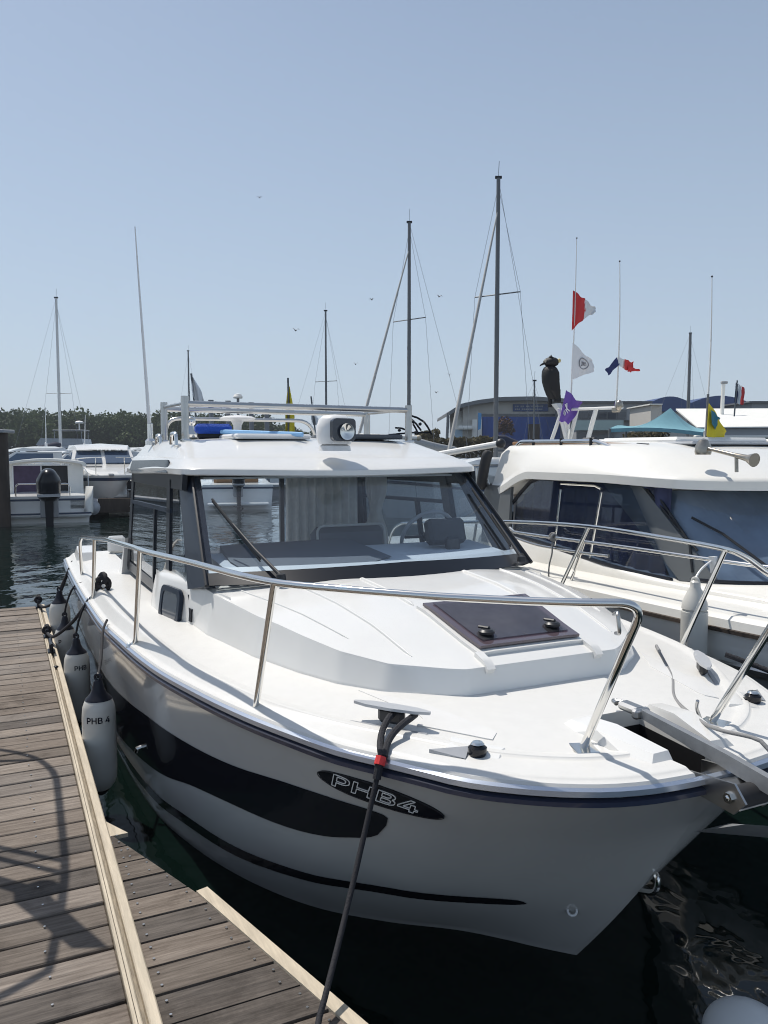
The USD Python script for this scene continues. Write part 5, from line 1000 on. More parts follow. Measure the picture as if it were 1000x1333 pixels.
# boats seen through the near cruiser's windows, and behind it
def stern_boat(px, py, D, label, turn=0.0, L=6.2, B=2.5, hullm='gelcoat', cab=True):
    q = at(px, py, D); az = math.degrees(math.atan2(q[0], q[1])); p = thing('sport_boat', label, 'motorboat', (q[0], q[1], 0), 90 - az + turn)
    g, w, z = simple_hull(L, B, .80, 1.1); put_hull(p, g, w, z, hullm, 'navy_trim')
    obj(p, 'transom', box((.10, B * .84, .62), (.08, 0, .45), b=.03), 'grey_boat'); obj(p, 'swim_platform', box((.45, B * .8, .10), (-.2, 0, .20), b=.03), 'gelcoat')
    outboard(p, -.15, 0, .66, 1.2)
    if cab:
        obj(p, 'console', hull([(2.0, -.8, .8), (2.0, .8, .8), (3.6, -.7, .9), (3.6, .7, .9), (2.2, -.75, 1.35), (2.2, .75, 1.35), (3.1, -.6, 1.35), (3.1, .6, 1.35)]), 'gelcoat', smooth=20)
        obj(p, 'windscreen', hull([(2.9, -.75, 1.35), (2.9, .75, 1.35), (2.4, -.7, 1.75), (2.4, .7, 1.75), (2.94, -.75, 1.35), (2.94, .75, 1.35)]), 'blue_dark')
        obj(p, 'seat', box((.5, 1.5, .5), (1.1, 0, .9), b=.08), 'teak')
    rail_on(p, g, z, L * .45, L * .98, .5, .015, 5); return p
stern_boat(310, 660, 26.5, 'open sport boat with a black outboard seen through the left of the windscreen', 3)
stern_boat(545, 640, 33.0, 'white sport boat seen through the right of the windscreen', -12)
bow_cruiser(600, 655, 24.0, 'white cabin boat behind the port windscreen pillar of the near cruiser', turn=-70, roofz=1.7, L=6.2, B=2.3)
bow_cruiser(205, 640, 45.0, 'white cabin cruiser far behind the near cruiser on the left', turn=20)
# grey flybridge boat farther back
q = at(150, 618, 62.0); fb = thing('flybridge_boat', 'distant grey flybridge boat with a radar mast above the white cruiser', 'motorboat', (q[0], q[1], 0), 185)
g, w, z = simple_hull(9.0, 3.2, 1.0, 1.6); put_hull(fb, g, w, z, 'grey_boat', 'navy_trim')
obj(fb, 'wheelhouse', hull([(2.5, -1.3, 1.0), (2.5, 1.3, 1.0), (7.0, -.9, 1.2), (7.0, .9, 1.2), (2.7, -1.25, 2.4), (2.7, 1.25, 2.4), (5.4, -1.0, 2.4), (5.4, 1.0, 2.4)]), 'grey_boat', smooth=15)
obj(fb, 'window_band', hull([(2.6, -1.3, 1.75), (2.6, 1.3, 1.75), (6.3, -1.0, 1.75), (6.3, 1.0, 1.75), (2.7, -1.29, 2.2), (2.7, 1.29, 2.2), (5.75, -1.03, 2.2), (5.75, 1.03, 2.2)]), 'window_dark')
obj(fb, 'flybridge', [hull([(2.0, -1.2, 2.42), (2.0, 1.2, 2.42), (5.6, -.9, 2.42), (5.6, .9, 2.42), (2.1, -1.25, 2.9), (2.1, 1.25, 2.9), (5.2, -1.0, 2.95), (5.2, 1.0, 2.95)])], 'grey_boat', smooth=15)
obj(fb, 'fly_canopy', [box((2.2, 2.0, .08), (3.2, 0, 3.55), b=.03)] + [tube(np.array([(a, b, 2.8), (a, b, 3.55)]), .03, 6) for a in (2.2, 4.2) for b in (-.9, .9)], 'wall_grey', kind='stuff')
obj(fb, 'radar_mast', [tube(np.array([(2.6, 0, 3.6), (2.6, 0, 4.3)]), .05, 8), rev([(0, 0), (.3, 0), (.32, .1), (.2, .18), (0, .2)], 16, (2.6, 0, 4.1))], 'plastic_white')
# ------------------------------------------------------------------ sailing yachts
def yacht(label, px, ytop, D, bow, mastr=.075, L=8.5, white=False, furl=True, spread=.62, boom=True, hullm='gelcoat', H=None, boom_cover='cover_navy', lean=(0, 0), wires=True, hull_on=True):
    tip = at(px, ytop, D); hd = np.array([math.cos(math.radians(bow)), math.sin(math.radians(bow)), 0]); sdv = np.array([-hd[1], hd[0], 0])
    mx = L * .56; base = np.array([tip[0] - lean[0], tip[1], 0]) - hd * mx
    p = wthing('sailing_yacht', label, 'sailing yacht', base, rz=0.0); del ORG[p]
    def V(x, y, z): return np.array([hd[0] * x + sdv[0] * y, hd[1] * x + sdv[1] * y, z])
    def tr(m): m = m.copy(); m.vertices = np.c_[m.vertices[:, 0] * hd[0] + m.vertices[:, 1] * sdv[0], m.vertices[:, 0] * hd[1] + m.vertices[:, 1] * sdv[1], m.vertices[:, 2]]; return m
    if hull_on:
        g, w, z = simple_hull(L, L * .33, .85, 1.15, rake=.7)
        obj(p, 'hull', tr(rings([ring(w * .97, -.2), ring(w, 0), ring(w * .5 + g * .5, z * .5), ring(g, z), ring(inset(g, .04), z + .04), ring(inset(g, .10), z + .02)])), hullm, smooth=35)
        obj(p, 'cabin', tr(hull([(L * .32, -.95, .9), (L * .32, .95, .9), (L * .32, -.85, 1.35), (L * .32, .85, 1.35), (L * .75, -.5, 1.0), (L * .75, .5, 1.0), (L * .66, -.5, 1.32), (L * .66, .5, 1.32)])), hullm, smooth=20)
        rail_l = [V(L * .99, 0, 1.75), V(L * .9, .55, 1.7), V(L * .6, 1.3, 1.55), V(0, 1.2, 1.5)]
        for s in (-1, 1):
            P = curve([V(L * .985, 0, 1.75), V(L * .92, s * .45, 1.72), V(L * .65, s * 1.22, 1.58), V(L * .3, s * 1.32, 1.5), V(.05, s * 1.15, 1.5)], 20)
            gr_ = obj(p, 'lifeline', tube(P, .010, 5), 'chrome')
            for k in (4, 8, 12, 16): obj(gr_, 'stanchion', tube(np.array([P[k] - [0, 0, .6], P[k]]), .012, 5), 'chrome')
    m0 = V(mx, 0, 1.0); m1 = np.array([tip[0], tip[1], tip[2]]) - base; mm = 'mast_white' if white else 'mast_alu'
    ms = obj(p, 'mast', tube(np.array([m0, m0 * .5 + m1 * .5, m1]), [mastr, mastr, mastr * .8], 10), mm, smooth=60)
    obj(ms, 'masthead', [box((.22, .06, .08), m1 + [0, 0, .03]), tube(np.array([m1, m1 + [.02, 0, .55]]), .008, 5)], 'dark_trim')
    zs = m0[2] + (m1[2] - m0[2]) * spread; ps = m0 + (m1 - m0) * spread; sw = .085 * (m1[2] - m0[2])
    if spread: obj(ms, 'spreader', tube(np.array([ps - sdv * sw, ps, ps + sdv * sw]), .022, 6), mm)
    bowp = V(L * .97, 0, 1.25); top_f = m0 + (m1 - m0) * (.90 if furl else .97)
    if furl:
        fs = bowp + (top_f - bowp) * np.linspace(0, 1, 12)[:, None]
        obj(p, 'furled_genoa', tube(fs, np.r_[.03, np.full(2, .062), np.linspace(.062, .038, 7), .03, .02], 8), 'furl_sail', smooth=60)
    elif wires: obj(p, 'forestay', tube(np.array([bowp, top_f]), .006, 4), 'wire')
    if wires:
        for s in (-1, 1):
            ch = V(mx - .15, s * L * .155, 1.0)
            obj(p, 'shroud', tube(np.array([ch, (ps + sdv * s * sw) if spread else ch * .3 + m1 * .7, m1 - [0, 0, .25]]), .006, 4), 'wire')
        obj(p, 'backstay', tube(np.array([V(.1, 0, 1.0), m1]), .006, 4), 'wire')
    if boom:
        b0 = V(mx - .1, 0, 1.95); b1 = V(mx - L * .40, 0, 1.85)
        obj(p, 'boom', tube(np.array([b0, b1]), .05, 8), mm)
        k = np.linspace(0, 1, 10)[:, None]; P = b0 + (b1 - b0) * k + [0, 0, .17]; P[:, 2] += .22 * (1 - k[:, 0]) ** 2
        obj(p, 'sail_cover', tube(P, np.r_[.12, np.linspace(.23, .13, 8), .05], 10), boom_cover, smooth=60)
    return p
yacht('sailing yacht with the tallest mast and a navy sail cover, behind the cream cruiser', 649, 232, 27.0, 235, .08, L=8.2)
yacht('sailing yacht whose mast stands above the right of the near cruiser roof', 533, 290, 33.0, 228, .08, L=8.5, boom_cover='wall_grey')
yacht('sailing yacht with a thin dark mast behind the searchlight', 424, 405, 52.0, 60, .07, L=9.0, furl=False, spread=.55)
yacht('sailing yacht with a white mast above the fishing boat on the left', 73, 388, 48.0, 80, .085, L=9.0, furl=False, spread=.44, white=True)
yacht('distant sailing yacht whose short mast shows near the roof rack', 245, 457, 75.0, 100, .08, L=9.0, furl=False, spread=.5)
yacht('sailing yacht with a short bare mast in front of the blue roofs', 899, 434, 60.0, 20, .12, L=8.0, furl=False, spread=0, wires=True)
yacht('small sailing boat with a thin mast low in front of the blue wall', 696, 496, 45.0, 40, .05, L=6.0, furl=False, spread=0, boom=False)
# thin aerials of boats on the left, and burgees on staffs behind the roof
def pole(label, cat, a, b, r, mat, name='aerial'):
    p = wthing(name, label, cat, a); obj(p, 'pole', tube(np.array([a, b]), [r, r * .5], 6), mat); obj(p, 'foot', rev([(0, 0), (r * 2.4, 0), (r * 2.4, .2), (0, .25)], 8, a), mat); return p
pole('white whip aerial rising left of the white cruiser', 'aerial', at(110, 585, 30), at(111, 540, 30), .02, 'plastic_white')
pole('lattice aerial above the far white cabin boat', 'aerial', at(60, 582, 40), at(59, 530, 40), .03, 'plastic_white')
def furled_flag(label, px, y0, y1, yf0, yf1, D, mat, pxb=None):
    p = wthing('flag', label, 'flag', at(px, y1, D)); pxb = pxb or px
    obj(p, 'staff', tube(np.array([at(pxb, y1, D), at(px, y0, D)]), .018, 6), 'mast_alu')
    n = 14; P = np.zeros((n, 9, 3)); c0, c1 = at(px + .5, yf0, D), at(pxb, yf1, D)
    for i, v in enumerate(np.linspace(0, 1, n)):
        for j, u in enumerate(np.linspace(0, 1, 9)):
            wd = .02 + .13 * min(1, v * 1.6 + .1); P[i, j] = c0 * (1 - v) + c1 * v + np.array([(u - .35) * wd, -.07 * math.sin(u * 9 + v * 3) * wd * 4, 0])
    obj(p, 'cloth', slab(P, .004), mat, smooth=60); return p
furled_flag('furled yellow flag behind the roof rack', 375, 492, 568, 503, 562, 14.0, 'yellow_cloth', 376)
furled_flag('furled white burgee left of the blue brush', 249, 486, 570, 490, 522, 14.5, 'white_cloth', 258)
furled_flag('small limp white burgee beside the yellow flag', 405, 516, 566, 535, 553, 17.0, 'white_cloth', 411)
p = wthing('flag', 'small tricolour flag on the white shed roof at the right', 'flag', at(957, 540, 34))
obj(p, 'staff', tube(np.array([at(956, 542, 34), at(960, 495, 34)]), .03, 6), 'mast_alu')
for k, (mt, a, b) in enumerate((('navy_cloth', 0, .3), ('white_cloth', .3, .65), ('red_cloth', .65, 1))):
    cs = [(958, 498), (956, 524), (970, 505), (968, 527)]
    l = lambda u: [tuple(np.array(cs[0]) * (1 - u) + np.array(cs[2]) * u), tuple(np.array(cs[1]) * (1 - u) + np.array(cs[3]) * u)]
    A, B = l(a), l(b); obj(p, ('blue_panel', 'white_panel', 'red_panel')[k], fpatch([A[0], A[1], B[0], B[1]], 34, 0, 1, .05, .5, phase=k * 1.3, dd=0), mt, smooth=60)
p = wthing('exhaust_vent', 'pale vent pipe standing on the white shed roof', 'vent pipe', at(940, 538, 40)); obj(p, 'pipe', tube(np.array([at(940, 540, 40), at(942, 500, 40)]), .09, 10), 'tent_white'); obj(p, 'cap', box((.3, .2, .14), at(943, 498, 40), b=.03), 'wall_grey')
# blue deck brush on the near cruiser's roof
br = lthing('deck_brush', 'blue long handled deck brush lying on the near cruiser roof', 'brush', (-3.85, -.5, 2.02))
obj(br, 'bristles', box((.15, .25, .07), (-4.0, -.57, 2.08), rz=-8, b=.02), 'blue_bristle'); obj(br, 'brush_head', box((.09, .22, .05), (-4.0, -.57, 2.035), rz=-8, b=.01), 'dark_trim')
obj(br, 'handle', tube(np.array([(-3.93, -.53, 2.06), (-3.45, -.10, 2.035)]), .016, 8), 'blue_handle')
# mooring piles and lamp in the far basin
for i, (px, yt) in enumerate(((276, 522), (298, 523), (328, 525), (348, 526))):
    q = at(px, 600, 46); p = wthing('mooring_pile', ('leftmost grey steel pile of the row beyond the roof rack', 'second grey steel pile from the left beyond the roof rack', 'third grey steel pile, just right of the quay lamp', 'rightmost grey steel pile of the row beyond the roof rack')[i], 'mooring pile', (q[0], q[1], 0), group='row of four grey steel piles beyond the roof')
    h = at(px, yt, 46)[2]; obj(p, 'shaft', tube(np.array([(q[0], q[1], -.5), (q[0], q[1], h)]), .135, 14), 'pile_grey'); obj(p, 'cap', trimesh.creation.cylinder(.16, .12, sections=14).apply_translation((q[0], q[1], h)), 'pile_grey')
q = at(311, 600, 55); p = wthing('quay_lamp', 'quay lamp post with a round lantern beyond the roof rack', 'lamp post', (q[0], q[1], 0)); h = at(311, 516, 55)[2]
obj(p, 'post', tube(np.array([(q[0], q[1], 0), (q[0], q[1], h)]), .09, 8), 'pile_grey'); obj(p, 'lantern', [rev([(0, 0), (.3, .02), (.34, .12), (.22, .3), (0, .34)], 14, (q[0], q[1], h - .15))], 'tent_white')
q = at(6, 690, 20.5); bp_ = wthing('mooring_pile', 'thick dark brown pile with a pale cap at the left edge', 'mooring pile', (q[0] - .12, q[1], 0))
h = at(6, 563, 20.5)[2]; obj(bp_, 'shaft', tube(np.array([(q[0] - .12, q[1], -.8), (q[0] - .12, q[1], h)]), .27, 20), 'pile_brown', smooth=60); obj(bp_, 'cap', box((.66, .66, .09), (q[0] - .12, q[1], h + .03), b=.02), 'wall_grey')
# far pontoon behind the left row of boats
fp = thing('far_pontoon', 'low grey pontoon behind the moored boats on the left', 'pontoon', (at(60, 640, 34)[0], 34, 0), 8)
obj(fp, 'deck', box((30, 1.8, .12), (4, 0, .45), b=.02), 'wall_grey'); obj(fp, 'float', box((29, 1.5, .5), (4, 0, .15)), 'anti_grey')

# ------------------------------------------------------------------ the shore: land, wood, hedge, buildings
def strip_land(pts, z, d, name, label):                  # a bank along the water with a sloping face
    P = np.array(pts, float); top_ = P + 0; F = []; n = len(P); far = P * np.array([[d, d]])
    V = np.vstack([np.c_[P, np.full(n, -.5)], np.c_[P * 1.012, np.full(n, z)], np.c_[far, np.full(n, z + .6)]])
    for k in range(2):
        for i in range(n - 1):
            a = k * n + i; F += [(a, a + 1, a + n), (a + 1, a + n + 1, a + n)]
    top(name, T(V, F), 'land', label, kind='structure', smooth=False)
def azp(deg, r): return (r * math.sin(math.radians(deg)), r * math.cos(math.radians(deg)))
strip_land([azp(a, 118 + 6 * math.sin(a * .2)) for a in np.linspace(75, -75, 60)], 1.1, 12, 'quay_land', 'low brown bank and quay beyond the harbour basin')
rt = np.random.default_rng(11)
def crown(c, r, hgt, n, lo=.5, seed=0):
    """Leaf clumps spread through an uneven crown: small tilted quads in and on a noisy ellipsoid."""
    d = rt.normal(size=(n, 3)); d /= np.linalg.norm(d, axis=1, keepdims=True); d[:, 2] = np.abs(d[:, 2]) * 1.0 - .25 * (rt.random(n) < .4)
    k = 1 + .28 * meshkit.fbm(d * 2.2 + seed * 7.1) + .12 * meshkit.fbm(d * 6 + seed)
    p = c + d * np.array([r, r, hgt]) * (k * (lo + (1 - lo) * rt.random(n) ** .5))[:, None]
    return p
def leaves(P, size):
    n = len(P); a = rt.normal(size=(n, 3)); a /= np.linalg.norm(a, axis=1, keepdims=True); b = rt.normal(size=(n, 3)); b -= a * (a * b).sum(1, keepdims=True); b /= np.linalg.norm(b, axis=1, keepdims=True)
    s = size * (.6 + .8 * rt.random(n))[:, None]; V = np.stack([P - a * s - b * s * .3, P + b * s * .8, P + a * s + b * s * .2, P - b * s * .8], 1).reshape(-1, 3)
    i = np.arange(n)[:, None] * 4; return T(V, np.vstack([i + [0, 1, 2], i + [0, 2, 3]]))
LV, CORE, TRK = [], [], []
for row, (r0, k) in enumerate(((140, 92), (150, 92), (161, 80))):
    for i in range(k):
        a = -42 + 41 * (i + rt.random() * .8) / k; fall = smooth01((-3.2 - a) / 7.0)
        D = r0 + rt.normal(0, 2.5); x, y = azp(a, D); hh = (2.4 + 3.9 * fall) * (.72 + .44 * rt.random()) + row * .25
        r = 2.3 + 1.3 * rt.random(); c = np.array([x, y, 1.2 + hh * .52])
        LV.append(leaves(crown(c, r, hh * .50, 640, .55, i + row * 100), .25))
        LV.append(leaves(crown(c - [0, 0, hh * .2], r * .9, hh * .4, 120, .3, i), .36))
        if row == 0: TRK.append(tube(np.array([(x, y, 1.0), (x + .2, y, 1.2 + hh * .6)]), [.2, .1], 6))
wd = obj('/World', 'wood', LV, 'leaves', smooth=False, kind='stuff'); tag(stage.GetPrimAtPath(wd), 'dark green belt of dense trees along the left horizon', 'wood')
tk = obj('/World', 'wood_trunks', TRK, 'trunk', smooth=False, kind='stuff'); tag(stage.GetPrimAtPath(tk), 'thin trunks under the belt of trees on the left horizon', 'wood')
def hedge(label, px0, px1, ytop, D, mat='hedge_leaves', n=2600, ybot=592, depth=1.4, size=.13):
    a, b = at(px0, ytop, D), at(px1, ytop, D); z1 = a[2]; p = wthing('hedge', label, 'hedge', ((a[0] + b[0]) / 2, D, 1.0))
    u = rt.random(n); P = np.c_[a[0] + (b[0] - a[0]) * u, D + depth * (rt.random(n) - .3), 1.0 + (z1 - 1.0) * rt.random(n) ** .6 * (.86 + .25 * meshkit.fbm(np.c_[u * 9, u * 0, u * 0]))]
    obj(p, 'foliage', leaves(P, size), mat, smooth=False)
    obj(p, 'stems', [tube(np.array([(a[0] + (b[0] - a[0]) * w, D + .2, .9), (a[0] + (b[0] - a[0]) * w + .1, D + .2, 1.0 + (z1 - 1) * .8)]), .05, 5) for w in np.linspace(.03, .97, 9)], 'trunk', kind='stuff')
hedge('brown green hedge in front of the harbour building, centre', 548, 645, 569, 62, ybot=590)
hedge('rounded brown bush left of the harbour building', 541, 572, 560, 66, n=1400)
hedge('dark hedge under the teal canopy', 815, 872, 560, 44, n=1500, size=.10)
hedge('low dark hedge along the quay left of centre', 395, 470, 578, 90, mat='leaves', n=1600, size=.2)
# harbour building with the curved roof
GL = 1.15
def wbox(p, name, px0, px1, y0, y1, D, dep, mat, sub=None, b=0.0, **k):
    a, c = at(px0, y1, D), at(px1, y0, D); m = box((c[0] - a[0], dep, c[2] - a[2]), ((a[0] + c[0]) / 2, D + dep / 2, (a[2] + c[2]) / 2), b=b); return obj(sub or p, name, m, mat, **k)
DB = 88
hb = wthing('harbour_building', 'harbour building with a curved grey roof, blue lower wall and blue sign', 'building', (at(670, 560, DB)[0], DB, GL))
xs = np.linspace(584, 770, 24); yroof = np.interp(xs, [584, 600, 620, 650, 690, 730, 770], [536, 526, 521.5, 517.5, 516.5, 519, 525])
tp = [at(x, y, DB) for x, y in zip(xs, yroof)]
prof = [(q[0], q[2]) for q in tp]
def xz_prism(poly, y0, y1):
    m = prism(poly, y0, y1); v = m.vertices[:, [0, 2, 1]].copy(); m.vertices = v; m.faces = m.faces[:, ::-1]; return m
wl_ = at(603, 560, DB)[0]; wr_ = at(768, 560, DB)[0]
wall = [(max(a, wl_), b - .35) for a, b in prof if a > wl_]
obj(hb, 'upper_wall', xz_prism([(wl_, GL)] + [(wl_, wall[0][1])] + wall + [(wall[-1][0], GL)], DB + .4, DB + 18), 'wall_beige')
obj(hb, 'roof', xz_prism(prof + [(a, b - .42) for a, b in prof[::-1]], DB - .9, DB + 18.5), 'roof_grey', smooth=20)
wbox(hb, 'blue_wall', 628, 768, 542.5, 580, DB, .39, 'wall_blue')
for i in range(12): wbox(hb, 'cladding_rib', 634 + i * 11.2, 634.6 + i * 11.2, 543, 579, DB - .03, .03, 'wall_blue')
wbox(hb, 'window_strip', 627, 768, 538.6, 541.9, DB + .32, .07, 'window_dark')
sg = wbox(hb, 'sign_board', 668, 714, 526, 535.5, DB + .25, .1, 'sign_blue')
a, c = at(670, 531, DB), at(711, 531, DB)
def sign_lines():
    out = []
    rr_ = np.random.default_rng(2)
    for row, zz in enumerate((at(690, 528.8, DB)[2], at(690, 532.6, DB)[2])):
        x = a[0] + .1
        while x < c[0] - .3:
            wd_ = .10 + .10 * rr_.random(); out.append(box((wd_, .02, .16), (x + wd_ / 2, DB + .24, zz))); x += wd_ + .07
            if rr_.random() < .16: x += .16
    return out
obj(sg, 'sign_lettering', sign_lines(), 'wall_grey', kind='stuff')
wbox(hb, 'dark_door', 687, 703, 552, 578, DB - .06, .06, 'pile_brown'); wbox(hb, 'entrance_wall', 596, 607, 535, 560, DB + 1.5, 3, 'tent_white'); wbox(hb, 'white_wall', 615, 627.5, 546, 572, DB - .5, 3, 'tent_white')
wbox(hb, 'balcony', 597, 616, 554, 559, DB - 1.5, 2, 'tent_white', b=.1); wbox(hb, 'glass_front', 592, 606, 559, 572, DB + .6, .2, 'pale_blue')
obj(hb, 'roof_column', tube(np.array([at(583.5, 537, DB), at(582, 575, DB)]), .16, 8), 'roof_grey'); 
bsh = wthing('shrub', 'rust brown shrub in front of the blue wall', 'shrub', at(657, 575, 80)); P = crown(at(657, 562, 80), .85, 1.3, 900, .4, 3); obj(bsh, 'foliage', leaves(P, .10), 'rust_bush', smooth=False); obj(bsh, 'stem', tube(np.array([at(657, 585, 80), at(657, 560, 80)]), [.08, .03], 6), 'trunk')
ban = wthing('banner', 'light blue feather banner left of the blue wall', 'banner', at(622, 575, 78)); obj(ban, 'pole', tube(np.array([at(621.5, 582, 78), at(622, 535, 78)]), .05, 6), 'wall_grey'); obj(ban, 'cloth', hull([at(622.4, 537, 78), at(627, 538, 78), at(622.4, 560, 78), at(626, 558, 78), at(622.4, 537, 78.03), at(627, 538, 78.03)]), 'sail_blue')
# long grey building to its right
DL = 80; lb_ = wthing('long_building', 'long low grey building with strip windows right of the harbour building', 'building', (at(800, 560, DL)[0], DL, GL))
wbox(lb_, 'upper_wall', 746, 849, 524, 547, DL, 14, 'wall_grey'); wbox(lb_, 'roof_edge', 744, 850, 522, 524, DL - .4, 15, 'roof_grey'); wbox(lb_, 'lower_wall', 750, 849, 547.2, 590, DL + .6, 13, 'wall_grey'); wbox(lb_, 'dark_base', 752, 800, 562, 590, DL + .5, .09, 'window_dark')
wbox(lb_, 'shop_fascia', 748, 812, 547, 560, DL - .3, .28, 'tent_green'); wbox(lb_, 'strip_window_frame', 753, 816, 533.5, 547, DL - .08, .06, 'roof_grey')
for i in range(5): wbox(lb_, 'window', 755 + i * 12.2, 765.5 + i * 12.2, 536, 545, DL - .14, .05, 'window_dark')
for i in range(2): wbox(lb_, 'window', 824 + i * 9, 831.5 + i * 9, 535, 549, DL - .06, .05, 'window_dark')
def wave_roof(label, px0, px1, yb, ymid, D, mat, name='roof_hall'):
    xs = np.linspace(px0, px1, 20); p = wthing(name, label, 'building', (at((px0 + px1) / 2, yb, D)[0], D, GL))
    pr_ = [(at(x, yb - (yb - ymid) * math.sin(math.pi * (.06 + .88 * i / 19)), D)[0], at(x, yb - (yb - ymid) * math.sin(math.pi * (.06 + .88 * i / 19)), D)[2]) for i, x in enumerate(xs)]
    obj(p, 'roof', xz_prism(pr_ + [(pr_[-1][0], pr_[-1][1] - 1.0), (pr_[0][0], pr_[0][1] - 1.0)], D, D + 20), mat, smooth=25)
    w0, w1 = pr_[0][0] + .3, pr_[-1][0] - .3; obj(p, 'wall', box((w1 - w0, 19, pr_[0][1] - 1.0 - GL), ((w0 + w1) / 2, D + 10, (pr_[0][1] - 1.0 + GL) / 2)), 'wall_beige')
wave_roof('hall with the left wave of the blue curved roof', 846, 900, 526.5, 516, 95, 'roof_blue'); wave_roof('hall with the right wave of the blue curved roof', 897, 980, 528, 515, 97, 'roof_blue')
st = wthing('low_shed', 'pale shed wall beneath the blue roof, left of the teal canopy', 'building', at(855, 545, 70)); wbox(st, 'wall', 847, 862, 527, 560, 70, 6, 'wall_beige'); wbox(st, 'roof', 846, 863, 525.5, 527, 69.7, 6.6, 'tent_white')
gr_b = wthing('grey_hall', 'grey flat roofed hall at the far right edge', 'building', at(990, 535, 90)); wbox(gr_b, 'wall', 978, 1040, 524, 560, 90, 12, 'wall_grey'); wbox(gr_b, 'roof', 976, 1042, 522, 524, 89.6, 13, 'roof_grey')
# white storage tent at the right
DT = 35; tn = wthing('storage_tent', 'large white storage tent with a grey green wall at the right edge', 'tent', (at(960, 560, DT)[0], DT, 1.0))
def quad(pts, th): P = np.array(pts).reshape(2, 2, 3); return slab(P, th)
L0, R0 = 908, 1120
obj(tn, 'roof', [hull([at(880, 532, DT + 8), at(1130, 531, DT + 8), at(880, 534, DT + 8), at(L0, 556, DT), at(1130, 554, DT), at(L0, 557.5, DT), at(1130, 555.5, DT), at(1130, 533, DT + 8)])], 'tent_white', smooth=False)
a, c = at(L0, 569, DT), at(R0, 556, DT)
wbox(tn, 'grey_band', L0, R0, 557, 566.5, DT + .12, .1, 'wall_grey'); wbox(tn, 'white_gutter', L0 - 2, R0, 566.5, 570, DT - .05, .3, 'tent_white', b=.03)
wbox(tn, 'side_wall', L0 + 3, R0, 570, 640, DT + .12, .1, 'tent_green')
for i in range(16): wbox(tn, 'wall_rib', L0 + 6 + i * 11, L0 + 7.6 + i * 11, 570.2, 636, DT + .08, .05, 'tent_green')
wbox(tn, 'roof_patch', 974, 986, 540.5, 548, DT + 4.0, .02, 'stain_grey') if 0 else None
# teal canopy
DC_ = 31; cn = wthing('canopy_tent', 'teal blue pyramid canopy on pale posts behind the cream cruiser', 'canopy', at(870, 600, DC_))
apex = at(873, 531, DC_ + 1.0); cor = [at(794, 558, DC_ - .6), at(917, 563, DC_ - .6), at(932, 560, DC_ + 2.6), at(815, 556, DC_ + 2.6)]
mid_ = [c * .45 + apex * .55 + np.array([0, 0, -.16]) for c in cor]
for i in range(4):
    A, B = cor[i], cor[(i + 1) % 4]; P = np.zeros((14, 8, 3))
    for k, u in enumerate(np.linspace(0, 1, 14)):
        e = A * (1 - u) + B * u + np.array([0, 0, .10 * math.sin(math.pi * u)])
        for j, v in enumerate(np.linspace(0, 1, 8)):
            P[k, j] = e * (1 - v) + apex * v + np.array([0, 0, -.55 * math.sin(math.pi * v) * .55 + .015 * math.sin(u * 40) * (1 - v)])
    obj(cn, 'canopy_panel', slab(P, .01), 'canopy_teal', smooth=50)
    obj(cn, 'valance', slab(np.array([[A * (1 - u) + B * u + np.array([0, 0, .10 * math.sin(math.pi * u) - d + .0]) for d in (0, .14)] for u in np.linspace(0, 1, 14)]), .01), 'canopy_teal', smooth=50)
    obj(cn, 'post', tube(np.array([A, [A[0] * 1.0, A[1], 1.0]]), .05, 8), 'mast_alu')
# a parked car and quay wall under the canopy
car = wthing('parked_car', 'silver grey car roof parked under the teal canopy', 'car', at(877, 592, 42)); cc = at(877, 585, 42)
obj(car, 'body', hull([(cc[0] + a, cc[1] + b, 1.05 + h) for a, b, h in ((-2.0, 0, .3), (2.0, 0, .3), (-2.1, 0, .7), (2.1, 0, .65), (-2.0, 1.7, .3), (2.0, 1.7, .3), (-2.1, 1.7, .7), (2.1, 1.7, .65), (-1.5, .1, .9), (1.4, .1, .85), (-1.5, 1.6, .9), (1.4, 1.6, .85))]), 'pale_blue', smooth=25)
obj(car, 'glasshouse', hull([(cc[0] + a, cc[1] + b, 1.05 + h) for a, b, h in ((-1.5, .1, .88), (1.1, .1, .88), (-1.0, .25, 1.38), (.5, .25, 1.38), (-1.5, 1.6, .88), (1.1, 1.6, .88), (-1.0, 1.45, 1.38), (.5, 1.45, 1.38))]), 'window_dark', smooth=15)
obj(car, 'roof', hull([(cc[0] + a, cc[1] + b, 1.05 + h) for a, b, h in ((-1.05, .22, 1.37), (.55, .22, 1.37), (-1.05, 1.48, 1.37), (.55, 1.48, 1.37), (-.8, .4, 1.45), (.3, .4, 1.45), (-.8, 1.3, 1.45), (.3, 1.3, 1.45))]), 'pale_blue', smooth=30)
for a in (-1.3, 1.3):
    wl0 = obj(car, 'wheel', trimesh.creation.cylinder(.32, .2, sections=20).apply_transform(trimesh.transformations.rotation_matrix(math.pi / 2, [1, 0, 0])).apply_translation((cc[0] + a, cc[1] + .05, 1.36)), 'black_rubber')
    obj(wl0, 'rim', trimesh.creation.cylinder(.2, .22, sections=16).apply_transform(trimesh.transformations.rotation_matrix(math.pi / 2, [1, 0, 0])).apply_translation((cc[0] + a, cc[1] + .04, 1.36)), 'galvanised')
qw = thing('right_quay', 'concrete quay behind the boats on the right', 'quay', (30, 46, 0), kind='structure'); obj(qw, 'wall', box((60, 22, 1.6), (0, 12, .22)), 'land')
